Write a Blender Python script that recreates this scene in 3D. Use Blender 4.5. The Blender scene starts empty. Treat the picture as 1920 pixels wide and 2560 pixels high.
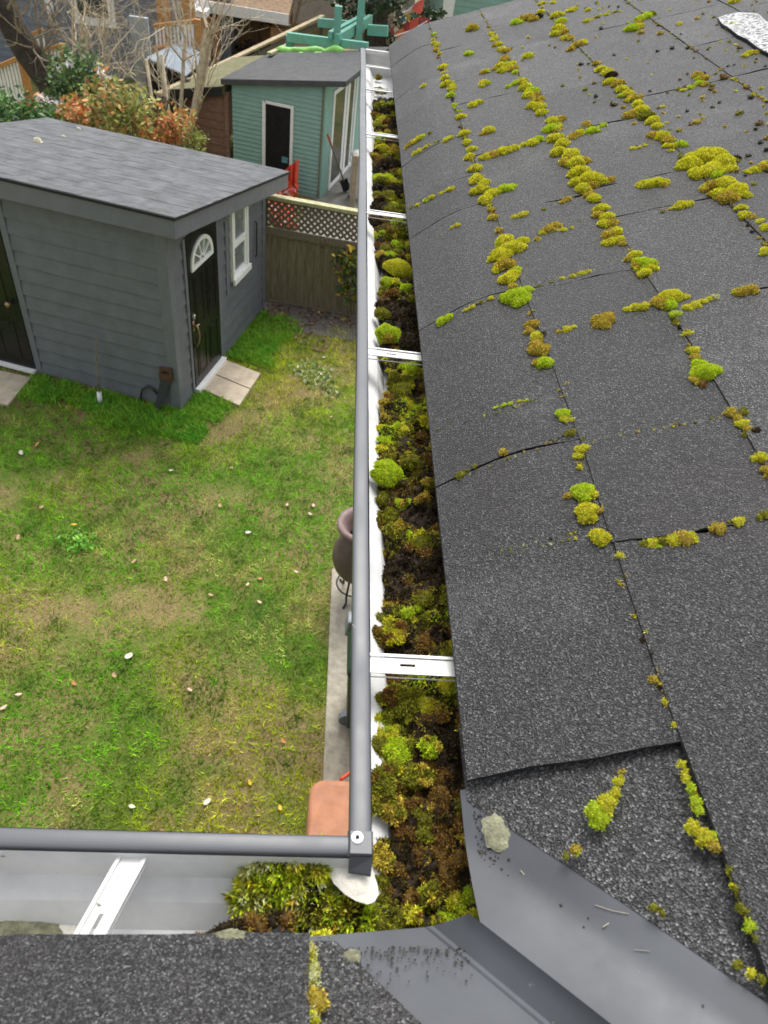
import bpy, bmesh, math, random
import numpy as np
from mathutils import Vector, Matrix
R = math.radians
random.seed(7); rng = np.random.default_rng(11)
sc = bpy.context.scene; COL = sc.collection

# ------------------------------------------------------------ camera, sky, sun
CAM_H = 5.70
F, CX, CY = 1777.0, 960.0, 1280.0                  # photograph pixels (1920 x 2560)
Zv = -np.array([-310, 1820, F]); Zv = Zv / np.linalg.norm(Zv)
Yv = np.array([-50, -1743, F]); Yv = Yv - Zv * (Yv @ Zv); Yv = Yv / np.linalg.norm(Yv)
Xv = np.cross(Yv, Zv)
RW = np.array([Xv, Yv, Zv]); C0 = np.array([0, 0, CAM_H])
cam = bpy.data.cameras.new('camera'); co = bpy.data.objects.new('camera', cam); COL.objects.link(co)
mr = Matrix(((RW[0, 0], -RW[0, 1], -RW[0, 2], 0), (RW[1, 0], -RW[1, 1], -RW[1, 2], 0), (RW[2, 0], -RW[2, 1], -RW[2, 2], CAM_H), (0, 0, 0, 1)))
co.matrix_world = mr
cam.sensor_fit = 'VERTICAL'; cam.sensor_height = 9.8; cam.sensor_width = 7.35; cam.lens = F / 2560 * 9.8
cam.clip_start = 0.02; cam.clip_end = 400
cam.dof.use_dof = True; cam.dof.focus_distance = 1.25; cam.dof.aperture_fstop = 3.0
sc.camera = co
SUN_EL, SUN_AZ = 60, 8                             # azimuth from +Y towards +X
W = bpy.data.worlds.new("World"); sc.world = W; W.use_nodes = True
nt = W.node_tree; nt.nodes.clear()
sky = nt.nodes.new('ShaderNodeTexSky'); sky.sky_type = 'NISHITA'; sky.sun_disc = False
sky.sun_elevation = R(SUN_EL); sky.sun_rotation = R(SUN_AZ); sky.dust_density = 4; sky.ozone_density = .6
hs = nt.nodes.new('ShaderNodeHueSaturation'); hs.inputs['Saturation'].default_value = .22
bg = nt.nodes.new('ShaderNodeBackground'); bg.inputs['Strength'].default_value = .15
wo = nt.nodes.new('ShaderNodeOutputWorld')
nt.links.new(sky.outputs[0], hs.inputs['Color']); nt.links.new(hs.outputs[0], bg.inputs[0]); nt.links.new(bg.outputs[0], wo.inputs[0])
sl = bpy.data.lights.new('sun', 'SUN'); sl.energy = 1.05; sl.angle = R(30); sl.color = (1, .96, .9)
so = bpy.data.objects.new('sun', sl); COL.objects.link(so)
sd = Vector((math.sin(R(SUN_AZ)) * math.cos(R(SUN_EL)), math.cos(R(SUN_AZ)) * math.cos(R(SUN_EL)), math.sin(R(SUN_EL))))
so.rotation_euler = sd.to_track_quat('Z', 'Y').to_euler()
sc.view_settings.view_transform = 'Standard'; sc.view_settings.look = 'None'; sc.view_settings.exposure = 0.95

# ------------------------------------------------------------ pixel -> place
K = 1920 / 1659
def ray(p): return RW @ np.array([p[0] - CX, p[1] - CY, F])
def at(p, Y): r = ray(p); return C0 + r * (Y / r[1])
def onz(p, z=0.0): r = ray(p); return C0 + r * ((z - CAM_H) / r[2])
def q(x, y): return (x * K, y * K)
def zm(ox, oy, s): return lambda x, y: (ox + x * s, oy + y * s)
p1 = zm(0, 0, 500 / 1659); p2 = zm(420, 0, 600 / 1659); p8 = zm(440, 0, 320 / 1659); pL = zm(240, 0, 320 / 1659); pA = zm(0, 0, 280 / 1659); pF = zm(860, 0, 320 / 1659)

# ------------------------------------------------------------ object helpers
def wm(o):
    m = o.matrix_basis.copy()
    return wm(o.parent) @ m if o.parent else m
def props(o, label=None, cat=None, group=None, kind=None):
    if label: o['label'] = label
    if cat: o['category'] = cat
    if group: o['group'] = group
    if kind: o['kind'] = kind
    return o
def thing(name, label, cat, loc=(0, 0, 0), rz=0, group=None):
    o = bpy.data.objects.new(name, None); COL.objects.link(o); o.empty_display_size = .1
    o.location = loc; o.rotation_euler = (0, 0, rz)
    return props(o, label, cat, group)
def mesh_np(name, V, T, nper=3):
    me = bpy.data.meshes.new(name); V = np.asarray(V, np.float32); T = np.asarray(T, np.int32).reshape(-1, nper)
    me.vertices.add(len(V)); me.vertices.foreach_set('co', V.ravel())
    me.loops.add(T.size); me.loops.foreach_set('vertex_index', T.ravel())
    me.polygons.add(len(T)); me.polygons.foreach_set('loop_start', np.arange(0, T.size, nper, dtype=np.int32))
    try: me.polygons.foreach_set('loop_total', np.full(len(T), nper, np.int32))
    except Exception: pass
    me.update(calc_edges=True); return me
def setcol(me, C):
    C = np.asarray(C, np.float32)
    if C.shape[1] == 3: C = np.hstack([C, np.ones((len(C), 1), np.float32)])
    a = me.color_attributes.new('Col', 'FLOAT_COLOR', 'POINT'); a.data.foreach_set('color', C.ravel())
def link(name, me, mats, parent=None, local=False, smooth=False, origin=None):
    o = bpy.data.objects.new(name, me); COL.objects.link(o)
    for m in (mats if isinstance(mats, (list, tuple)) else [mats]): me.materials.append(m)
    if parent:
        o.parent = parent
        if not local: me.transform(wm(parent).inverted())
    else:
        n = len(me.vertices); v = np.zeros(n * 3, np.float32); me.vertices.foreach_get('co', v); v = v.reshape(-1, 3)
        c = (v.min(0) + v.max(0)) / 2; c[2] = v[:, 2].min()
        if origin is not None: c = np.array(origin)
        me.transform(Matrix.Translation(Vector([-float(x) for x in c]))); o.location = [float(x) for x in c]
    if smooth: me.polygons.foreach_set('use_smooth', [True] * len(me.polygons))
    me.update(); return o
class MB:
    def __init__(s): s.v = []; s.f = []; s.m = []
    def face(s, pts, m=0):
        n = len(s.v); s.v += [tuple(map(float, p)) for p in pts]; s.f.append(list(range(n, n + len(pts)))); s.m.append(m); return s
    def hexa(s, P, m=0):                          # 8 points: bottom 4 ccw, top 4 ccw
        n = len(s.v); s.v += [tuple(map(float, p)) for p in P]
        for f in ((0, 3, 2, 1), (4, 5, 6, 7), (0, 1, 5, 4), (1, 2, 6, 5), (2, 3, 7, 6), (3, 0, 4, 7)): s.f.append([n + i for i in f]); s.m.append(m)
        return s
    def box(s, a, b, m=0):
        x0, y0, z0 = a; x1, y1, z1 = b
        return s.hexa([(x0, y0, z0), (x1, y0, z0), (x1, y1, z0), (x0, y1, z0), (x0, y0, z1), (x1, y0, z1), (x1, y1, z1), (x0, y1, z1)], m)
    def beam(s, a, b, w, h, m=0, up=(0, 0, 1)):
        a = Vector(a); b = Vector(b); d = (b - a).normalized(); u = Vector(up)
        if abs(d.dot(u)) > .95: u = Vector((0, 1, 0))
        x = d.cross(u).normalized() * (w / 2); y = x.cross(d).normalized() * (h / 2)
        return s.hexa([a - x - y, a + x - y, b + x - y, b - x - y, a - x + y, a + x + y, b + x + y, b - x + y], m)
    def tube(s, path, rad, n=8, m=0, cap=True):
        path = [Vector(p) for p in path]
        if not isinstance(rad, (list, tuple)): rad = [rad] * len(path)
        base = len(s.v); px = None
        for i, p in enumerate(path):
            d = (path[min(i + 1, len(path) - 1)] - path[max(i - 1, 0)]).normalized()
            if px is None: px = d.cross(Vector((0, 0, 1)) if abs(d.z) < .9 else Vector((1, 0, 0))).normalized()
            px = (px - d * px.dot(d)).normalized(); py = d.cross(px)
            for k in range(n):
                t = 2 * math.pi * k / n; s.v.append(tuple(p + (px * math.cos(t) + py * math.sin(t)) * rad[i]))
        for i in range(len(path) - 1):
            for k in range(n):
                a = base + i * n + k; b = base + i * n + (k + 1) % n; s.f.append([a, b, b + n, a + n]); s.m.append(m)
        if cap:
            s.f.append([base + k for k in range(n)][::-1]); s.m.append(m)
            e = base + (len(path) - 1) * n; s.f.append([e + k for k in range(n)]); s.m.append(m)
        return s
    def lathe(s, c, prof, n=28, m=0):
        base = len(s.v)
        for r, z in prof:
            for k in range(n):
                t = 2 * math.pi * k / n; s.v.append((c[0] + r * math.cos(t), c[1] + r * math.sin(t), c[2] + z))
        for i in range(len(prof) - 1):
            for k in range(n):
                a = base + i * n + k; b = base + i * n + (k + 1) % n; s.f.append([a, b, b + n, a + n]); s.m.append(m)
        return s
    def mesh(s, name='mesh', bev=0, clip=None, fixn=True):
        me = bpy.data.meshes.new(name); me.from_pydata(s.v, [], s.f); me.polygons.foreach_set('material_index', s.m)
        bm = bmesh.new(); bm.from_mesh(me)
        if clip:
            for (pc, pn) in clip:
                bmesh.ops.bisect_plane(bm, geom=bm.verts[:] + bm.edges[:] + bm.faces[:], plane_co=pc, plane_no=pn, clear_outer=True)
        if fixn: bmesh.ops.recalc_face_normals(bm, faces=bm.faces[:])
        if bev: bmesh.ops.bevel(bm, geom=bm.edges[:], offset=bev, segments=2, affect='EDGES', clamp_overlap=True, profile=.6)
        bm.to_mesh(me); bm.free(); return me
    def build(s, name, mats, parent=None, local=False, smooth=False, bev=0, clip=None, fixn=True):
        return link(name, s.mesh(name, bev, clip, fixn), mats, parent, local, smooth)

# ------------------------------------------------------------ materials
def node(t, typ, **kw):
    n = t.nodes.new(typ)
    for k, v in kw.items(): setattr(n, k, v)
    return n
def newmat(name):
    m = bpy.data.materials.new(name); m.use_nodes = True; t = m.node_tree
    return m, t, t.nodes['Principled BSDF'], t.links
def mixc(t, fac, a, b):
    n = node(t, 'ShaderNodeMix', data_type='RGBA')
    for s, v in ((n.inputs[0], fac), (n.inputs[6], a), (n.inputs[7], b)):
        if hasattr(v, 'is_linked'): t.links.new(v, s)
        else: s.default_value = v if isinstance(v, (int, float)) else (*v[:3], 1)
    return n.outputs[2]
def ramp(t, fac, stops, interp='LINEAR'):
    n = node(t, 'ShaderNodeValToRGB'); n.color_ramp.interpolation = interp; e = n.color_ramp.elements
    while len(e) < len(stops): e.new(.5)
    for i, (p, c) in enumerate(stops):
        e[i].position = p; e[i].color = (*c, 1) if isinstance(c, (tuple, list)) else (c, c, c, 1)
    t.links.new(fac, n.inputs[0]); return n.outputs[0]
def noise(t, scale, detail=4, rough=.55, vec=None):
    n = node(t, 'ShaderNodeTexNoise'); n.inputs['Scale'].default_value = scale; n.inputs['Detail'].default_value = detail; n.inputs['Roughness'].default_value = rough
    if vec is None: vec = node(t, 'ShaderNodeTexCoord').outputs['Object']
    t.links.new(vec, n.inputs['Vector']); return n.outputs['Fac']
def bump(t, h, s, d, prev=None):
    b = node(t, 'ShaderNodeBump'); b.inputs['Strength'].default_value = s; b.inputs['Distance'].default_value = d
    t.links.new(h, b.inputs['Height'])
    if prev: t.links.new(prev, b.inputs['Normal'])
    return b.outputs['Normal']
def pm(name, col, rough=.6, var=.2, scale=8, bs=0, bd=.002, bscale=60, col2=None, spec=.5, metal=0, speck=None, stretch=None):
    m, t, b, L = newmat(name)
    vec = node(t, 'ShaderNodeTexCoord').outputs['Object']
    if stretch:
        mp = node(t, 'ShaderNodeMapping'); mp.inputs['Scale'].default_value = stretch; L.new(vec, mp.inputs[0]); vec = mp.outputs[0]
    c2 = col2 if col2 else tuple(c * (1 - var) for c in col)
    f = ramp(t, noise(t, scale, 6, .6, vec), [(.33, 0.), (.67, 1.)])
    c = mixc(t, f, c2, tuple(min(1, x * (1 + var * .5)) for x in col))
    if speck:
        sf = ramp(t, noise(t, speck[1], 5, .65, vec), [(speck[2], 0.), (speck[2] + .03, 1.)]); c = mixc(t, sf, c, speck[0])
    L.new(c, b.inputs['Base Color'])
    rr = ramp(t, noise(t, scale * 3, 4, .6, vec), [(.3, max(0, rough - .12)), (.7, min(1, rough + .12))]); L.new(rr, b.inputs['Roughness'])
    b.inputs['Specular IOR Level'].default_value = spec; b.inputs['Metallic'].default_value = metal
    if bs: L.new(bump(t, noise(t, bscale, 5, .6, vec), bs, bd), b.inputs['Normal'])
    return m
def colmat(name, rough=.7, spec=.3, sss=0.):
    m, t, b, L = newmat(name)
    a = node(t, 'ShaderNodeAttribute', attribute_name='Col'); L.new(a.outputs['Color'], b.inputs['Base Color'])
    b.inputs['Roughness'].default_value = rough; b.inputs['Specular IOR Level'].default_value = spec
    if sss:
        tr = node(t, 'ShaderNodeBsdfTranslucent'); L.new(a.outputs['Color'], tr.inputs[0])
        mx = node(t, 'ShaderNodeMixShader'); mx.inputs[0].default_value = sss
        L.new(b.outputs[0], mx.inputs[1]); L.new(tr.outputs[0], mx.inputs[2]); L.new(mx.outputs[0], t.nodes['Material Output'].inputs['Surface'])
    return m
def granule(name, scale=620, dark=.014, mid=.052, light=.29, pale=.0):
    m, t, b, L = newmat(name)
    tc = node(t, 'ShaderNodeTexCoord').outputs['Object']
    def vor(sc_):
        v = node(t, 'ShaderNodeTexVoronoi'); v.inputs['Scale'].default_value = sc_; L.new(tc, v.inputs['Vector'])
        s = node(t, 'ShaderNodeSeparateColor'); L.new(v.outputs['Color'], s.inputs[0]); return v.outputs['Distance'], s.outputs[0], s.outputs[1]
    d1, r1, g1 = vor(scale)
    d2, r2, g2 = vor(scale * 1.6)
    c = ramp(t, r1, [(0, dark), (.34, mid * .42), (.62, mid), (.84, mid * 2.0), (.93, mid * 3.2), (1, light)])
    c2 = ramp(t, r2, [(0, dark * .8), (.5, mid * .8), (.9, mid * 1.7), (1, light * 1.3)])
    c = mixc(t, .28, c, c2)
    wear = ramp(t, noise(t, 3.1, 7, .7), [(.55, 0.), (.72, 1.)])
    wgr = ramp(t, g2, [(.45, 0.), (.6, .55)])
    n_ = node(t, 'ShaderNodeMath', operation='MULTIPLY'); L.new(wear, n_.inputs[0]); L.new(wgr, n_.inputs[1])
    c = mixc(t, n_.outputs[0], c, (.26, .26, .258))
    warm = ramp(t, noise(t, 4.0, 6, .65), [(.5, 0.), (.72, .5)])
    c = mixc(t, warm, c, mixc(t, .5, c, (.088, .066, .066)))
    dk = ramp(t, noise(t, 1.6, 5, .6), [(.38, .45), (.6, 0.)]); c = mixc(t, dk, c, mixc(t, .6, c, (.022, .022, .024)))
    if pale: c = mixc(t, ramp(t, noise(t, 90, 4, .7), [(.40, 1.), (.56, 0.)]), (.55, .56, .56), (.06, .06, .06))
    L.new(c, b.inputs['Base Color']); b.inputs['Roughness'].default_value = .62; b.inputs['Specular IOR Level'].default_value = .45
    n1 = bump(t, d1, 1.0, .003); n1 = bump(t, d2, .4, .0018, n1); n1 = bump(t, noise(t, 26, 4, .6), .25, .006, n1)
    L.new(n1, b.inputs['Normal']); return m
M = {}
M['shingle'] = granule('shingle_granules')
M['shingle2'] = granule('lighter_shingle_granules', 620, .016, .061, .32); M['shingle3'] = granule('darker_shingle_granules', 620, .012, .044, .26)
M['shingle_low'] = granule('old_shingle_granules', 560, .018, .062, .40)
M['shingle_pale'] = granule('worn_shingle_backing', 300, .2, .4, .7, pale=1)
M['asphalt_edge'] = pm('asphalt_edge', (.018, .017, .017), .85, .4, 60, .5, .002, 300)
M['lip'] = pm('grey_gutter_paint', (.082, .087, .097), .40, .06, 3, .03, .001, 500, speck=((.6, .6, .6), 55, .735))
M['white'] = pm('white_gutter_paint', (.66, .655, .63), .42, .10, 14, .03, .001, 200, speck=((.10, .08, .055), 85, .665))
M['trough'] = pm('aged_white_gutter_inside', (.74, .74, .73), .45, .14, 11, .05, .001, 120, speck=((.2, .17, .13), 42, .70), col2=(.58, .59, .59))
M['sealant'] = pm('cream_sealant', (.70, .67, .58), .6, .22, 26, .6, .004, 90)
M['flash'] = pm('grey_flashing_paint', (.060, .065, .074), .47, .34, 5, .06, .002, 40, speck=((.33, .33, .33), 24, .70))
M['dirt'] = pm('roof_dirt', (.05, .04, .03), .9, .5, 70, .8, .004, 150)
M['lichen'] = pm('lichen', (.25, .25, .155), .9, .35, 120, .9, .003, 300, col2=(.12, .12, .08))
M['moss'] = colmat('moss', .75, .2, .22)
M['leaf'] = colmat('leaf', .5, .4, .25)
M['grassm'] = colmat('grass', .6, .25, .3)
M['wood_grey'] = pm('weathered_wood', (.20, .17, .12), .8, .35, 14, .4, .003, 60, stretch=(6, 6, 1))
M['fence'] = pm('fence_board_wood', (.22, .178, .12), .85, .45, 9, .4, .003, 60, stretch=(5, 5, .5), col2=(.13, .118, .065))
M['fence_cap'] = pm('mossy_cap_wood', (.42, .40, .24), .8, .3, 12, .3, .002, 60, col2=(.30, .30, .15))
M['lattice'] = pm('lattice_wood', (.17, .138, .095), .85, .3, 20)
M['shed'] = pm('dark_grey_siding_paint', (.146, .153, .176), .55, .14, 5, .08, .002, 50)
M['shed_trim'] = pm('grey_trim_paint', (.165, .170, .20), .5, .10, 6, .05, .002, 50)
M['black'] = pm('black_door_paint', (.007, .007, .008), .35, .3, 8, .05, .002, 20)
M['dark'] = pm('dark_inside', (.006, .0055, .005), .9, .3, 5)  # near-black colour painting the shade of interiors; also the dark rivet pin
M['wht'] = pm('white_paint', (.86, .86, .84), .45, .06, 10)
M['glass'] = pm('window_glass', (.20, .23, .22), .12, .35, 3, spec=.8)
M['glass_d'] = pm('dark_glass', (.035, .04, .038), .08, .4, 2, spec=.8)
M['chrome'] = pm('bright_metal', (.6, .6, .6), .25, .1, 10, metal=1)
M['brass'] = pm('aged_brass', (.36, .25, .16), .35, .3, 30, metal=.8)
M['rust'] = pm('rusty_iron', (.11, .05, .03), .8, .5, 30, .3, .002, 90)
M['iron'] = pm('dark_iron', (.03, .032, .034), .55, .4, 20)
M['teal'] = pm('teal_siding', (.25, .42, .365), .55, .10, 4, .06, .002, 40)
M['teal_wood'] = pm('teal_timber', (.12, .40, .31), .6, .3, 8, .2, .002, 40, col2=(.17, .34, .26))
M['brown'] = pm('brown_boards', (.24, .135, .095), .8, .35, 7, .3, .003, 40, stretch=(1, 1, 6))
M['felt'] = pm('dark_roof_felt', (.075, .077, .08), .85, .2, 5, .3, .003, 120)
M['mossy_roof'] = pm('mossy_board_roof', (.17, .15, .09), .9, .4, 6, .4, .004, 60, col2=(.12, .13, .05))
M['conc'] = pm('concrete', (.33, .30, .235), .85, .3, 14, .6, .004, 120, speck=((.62, .60, .55), 60, .66))
M['slab'] = pm('paving_slab', (.52, .44, .33), .85, .25, 6, .4, .003, 90)
M['gravel'] = pm('gravel', (.22, .205, .18), .9, .7, 60, 1, .02, 70, col2=(.08, .075, .06))
M['terra'] = pm('terracotta', (.46, .20, .105), .7, .22, 7, .15, .002, 90, speck=((.10, .05, .035), 38, .68))
M['clay'] = pm('brown_clay', (.115, .075, .068), .6, .3, 6, .2, .003, 60, speck=((.20, .09, .06), 9, .66))
M['green_pl'] = pm('dark_green_plastic', (.02, .045, .035), .4, .2, 8)
M['greyblue'] = pm('faded_grey_plastic', (.20, .22, .24), .5, .3, 12)
M['redp'] = pm('orange_red_plastic', (.78, .10, .05), .5, .25, 9)
M['lime'] = pm('lime_tarp', (.26, .62, .12), .5, .25, 6, .5, .02, 12)
M['white_pl'] = pm('white_plastic', (.66, .66, .63), .5, .12, 7)
M['bark_d'] = pm('dark_bark', (.055, .043, .033), .9, .5, 10, .8, .02, 18)
M['bark_p'] = pm('pale_bark', (.56, .47, .33), .85, .35, 12)
M['bark_m'] = pm('brown_bark', (.30, .24, .17), .85, .4, 12)
M['ofir'] = pm('orange_stained_wood', (.50, .24, .07), .65, .3, 7, .2, .003, 30)
M['ply'] = pm('plywood', (.40, .22, .10), .75, .35, 5)
M['blue_side'] = pm('slate_blue_siding', (.17, .195, .235), .6, .15, 6)
M['grey_side'] = pm('taupe_siding', (.15, .135, .125), .65, .2, 6)
M['corr'] = pm('galvanised_sheet', (.36, .41, .46), .4, .15, 5, spec=.6)
M['pink'] = pm('pale_render', (.55, .45, .38), .8, .15, 5)

# ------------------------------------------------------------ ground
def vnoise(x, y, s, seed):
    r = np.random.default_rng(seed); n = 128; g = r.random((n, n))
    x = np.asarray(x) * s + 37.3; y = np.asarray(y) * s + 51.7
    xi = np.floor(x).astype(int); yi = np.floor(y).astype(int); fx = x - xi; fy = y - yi
    fx = fx * fx * (3 - 2 * fx); fy = fy * fy * (3 - 2 * fy)
    a = g[xi % n, yi % n]; b = g[(xi + 1) % n, yi % n]; c = g[xi % n, (yi + 1) % n]; d = g[(xi + 1) % n, (yi + 1) % n]
    return (a * (1 - fx) + b * fx) * (1 - fy) + (c * (1 - fx) + d * fx) * fy
def fbm(x, y, s, seed, o=4):
    v = 0; a = .5; t = 0
    for i in range(o): v = v + a * vnoise(x, y, s * 2 ** i, seed + i); t += a; a *= .55
    return v / t
def ground_mat():
    m, t, b, L = newmat('turf_soil')
    a = noise(t, .9, 8, .65); c = ramp(t, a, [(.32, (.08, .15, .012)), (.45, (.15, .20, .025)), (.56, (.30, .23, .09)), (.7, (.22, .145, .08))])
    f = noise(t, 30, 5, .7); c = mixc(t, ramp(t, f, [(.35, 0.), (.7, 1.)]), c, mixc(t, .55, c, (.02, .025, .006)))
    L.new(c, b.inputs['Base Color']); b.inputs['Roughness'].default_value = .95
    L.new(bump(t, noise(t, 45, 6, .7), .8, .03), b.inputs['Normal']); return m
g = MB(); n = 40
g.face([(-150, -60, 0), (150, -60, 0), (150, 220, 0), (-150, 220, 0)])
props(g.build('lawn_ground', ground_mat()), kind='structure')
pth = MB().box((.24, -.8, -.05), (.95, 4.93, .035)); props(pth.build('concrete_path', M['conc'], bev=.008), kind='structure')
gr = MB(); gr.face([(-1.25, 9.72, .006), (2.2, 9.35, .006), (2.2, 10.2, .006), (-1.25, 10.55, .006)])
props(gr.build('gravel_strip', M['gravel']), kind='structure')
yard = MB(); yard.face([(-.75, 13.2, .005), (3.0, 12.6, .005), (4.0, 17.5, .005), (0, 18, .005)]); props(yard.build('concrete_yard', pm('wet_concrete', (.20, .19, .165), .8, .35, 3)), kind='structure')

SH = np.array([-1.78, 7.46, 0.]); SU = np.array([.9637, -.2669, 0]); SW = np.array([.2669, .9637, 0])   # the grey shed's own axes
def inshed(x, y, pad=.0):
    u = (x - SH[0]) * SU[0] + (y - SH[1]) * SU[1]; w = (x - SH[0]) * SW[0] + (y - SH[1]) * SW[1]
    return (u < pad) & (u > -3.4) & (w > -pad) & (w < 3.0)
def blades(N, xr, yr, hgt, wid, keep, pal, lean=.5, seed=1):
    r = np.random.default_rng(seed)
    x = r.uniform(*xr, N); y = r.uniform(*yr, N); k = keep(x, y, r); x = x[k]; y = y[k]; N = len(x)
    h = hgt * r.uniform(.55, 1.35, N); w = wid * r.uniform(.6, 1.4, N); a = r.uniform(0, 2 * np.pi, N); la = r.uniform(0, 2 * np.pi, N); le = lean * h * r.uniform(.3, 1.6, N)
    dx = np.cos(a) * w / 2; dy = np.sin(a) * w / 2
    V = np.zeros((N, 3, 3)); V[:, 0] = np.stack([x - dx, y - dy, np.zeros(N)], 1); V[:, 1] = np.stack([x + dx, y + dy, np.zeros(N)], 1)
    V[:, 2] = np.stack([x + np.cos(la) * le, y + np.sin(la) * le, h], 1)
    c = pal(x, y, r); C = np.repeat(c[:, None, :], 3, 1)
    me = mesh_np('blades', V.reshape(-1, 3), np.arange(N * 3)); setcol(me, C.reshape(-1, 3)); return me
def lawn_pal(x, y, r):
    a = fbm(x, y, .55, 3); b_ = fbm(x, y, 1.9, 9); c_ = fbm(x, y, 4.5, 21)
    green = np.array([.17, .42, .016]); yg = np.array([.46, .52, .022]); straw = np.array([.74, .58, .24]); dk = np.array([.07, .21, .012])
    near = np.clip((x + 2.0) / 2.2, 0, 1) * np.clip((5.6 - y) / 3., 0, 1)            # drier towards the house
    t = np.clip((a - .46) * 4 + near * .8, 0, 1)[:, None]; col = green * (1 - t) + yg * t
    t = np.clip((b_ - .57) * 4.5 + near * .30, 0, .75)[:, None] * (r.random(len(x))[:, None] < .6); col = col * (1 - t) + straw * t
    t = np.clip((.42 - c_) * 5, 0, .8)[:, None]; col = col * (1 - t) + dk * t
    cl = (.55 + .9 * vnoise(x, y, 11, 90)) * (.7 + .6 * vnoise(x, y, 24, 91)); return np.clip(col * cl[:, None] * r.uniform(.6, 1.4, (len(x), 1)) * r.uniform(.9, 1.1, (len(x), 3)), 0, 1)
def lawn_keep(x, y, r):
    bare = fbm(x, y, 1.25, 40) + .35 * (fbm(x, y, 5, 60) - .5)
    k = (~inshed(x, y, .02)) & ~((x > .24 + .02 * np.sin(y * 9)) & (y < 4.95)) & (y < 9.75 - .1 * x + .2 * np.sin(x * 5)) & (r.random(len(x)) > np.clip((bare - .60) * 7, 0, .8))
    for s in SLABS: k &= ~inpoly(x, y, s)
    return k
def inpoly(x, y, P):
    res = np.ones(len(x), bool); n = len(P); sgn = 0
    ar = sum(P[i][0] * P[(i + 1) % n][1] - P[(i + 1) % n][0] * P[i][1] for i in range(n))
    for i in range(n):
        a = P[i]; b = P[(i + 1) % n]; cr = (b[0] - a[0]) * (y - a[1]) - (b[1] - a[1]) * (x - a[0]); res &= (cr * ar > 0)
    return res
SLABS = [[(-1.62, 7.93), (-1.38, 8.66), (-.86, 8.40), (-1.06, 7.62)], [(-4.7, 8.05), (-3.72, 7.83), (-3.80, 7.22), (-4.7, 7.45)]]
props(link('lawn_grass', blades(230000, (-6.5, 1.3), (1.4, 10.1), .042, .0095, lawn_keep, lawn_pal, .9, 5), M['grassm']), 'mossy short lawn with straw coloured bare patches', None, None, 'stuff')
for s in (0,):
    for i, P in enumerate(SLABS):
        c = np.mean(np.array(P), 0); a = [Vector((*p, .0)) for p in P]
        lab = ('pale split paving slab in front of the black door with the fan window', 'pale paving slab under the left black door of the grey shed')[i]
        mb = MB()
        k = 2
        for j in range(k):
            e0 = a[0].lerp(a[1], (j + .015) / k); e1 = a[0].lerp(a[1], (j + .985) / k); f0 = a[3].lerp(a[2], (j + .015) / k); f1 = a[3].lerp(a[2], (j + .985) / k)
            pts = [e0, f0, f1, e1]; mb.hexa([(p.x, p.y, -.03) for p in pts] + [(p.x, p.y, .035 + .006 * j) for p in pts])
        props(mb.build('paving_slab', M['slab'], bev=.006), lab, 'slab', 'paving slabs at the shed doors')
def weed_pal(x, y, r):
    g1 = np.array([.14, .44, .04]); g2 = np.array([.36, .56, .06]); t = fbm(x, y, 3, 77)[:, None] * 1.4 - .2 + .25 * (r.random((len(x), 1)) - .5)
    return np.clip((g1 * (1 - t) + g2 * t) * r.uniform(.55, 1.35, (len(x), 1)), 0, 1)
def weed_keep(x, y, r):
    u = (x - SH[0]) * SU[0] + (y - SH[1]) * SU[1]; w = (x - SH[0]) * SW[0] + (y - SH[1]) * SW[1]; e = .40 * fbm(x, y, 2.2, 15) * r.random(len(x)) ** .4
    front = (w < -.0) & (w > -.36 - e + .1 * np.sin(u * 3)) & (u < .45) & (u > -2.0)
    side1 = (u > 0) & (u < .36 + e * .8) & (w > -.55) & (w < .46); side2 = (u > 0) & (u < .50 + e * 1.4) & (w > 1.34) & (w < 2.75)
    k = front | side1 | side2
    for s in SLABS: k &= ~inpoly(x, y, s)
    return k & ~inshed(x, y, .02) & (fbm(x, y, 6, 33) > .30 + .12 * r.random(len(x)))
props(link('weed_ground_cover', blades(150000, (-4.2, .3), (6.8, 10.6), .07, .016, weed_keep, weed_pal, .9, 6), M['grassm']), 'bright green weeds growing along the foot of the grey shed', None, None, 'stuff')
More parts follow.
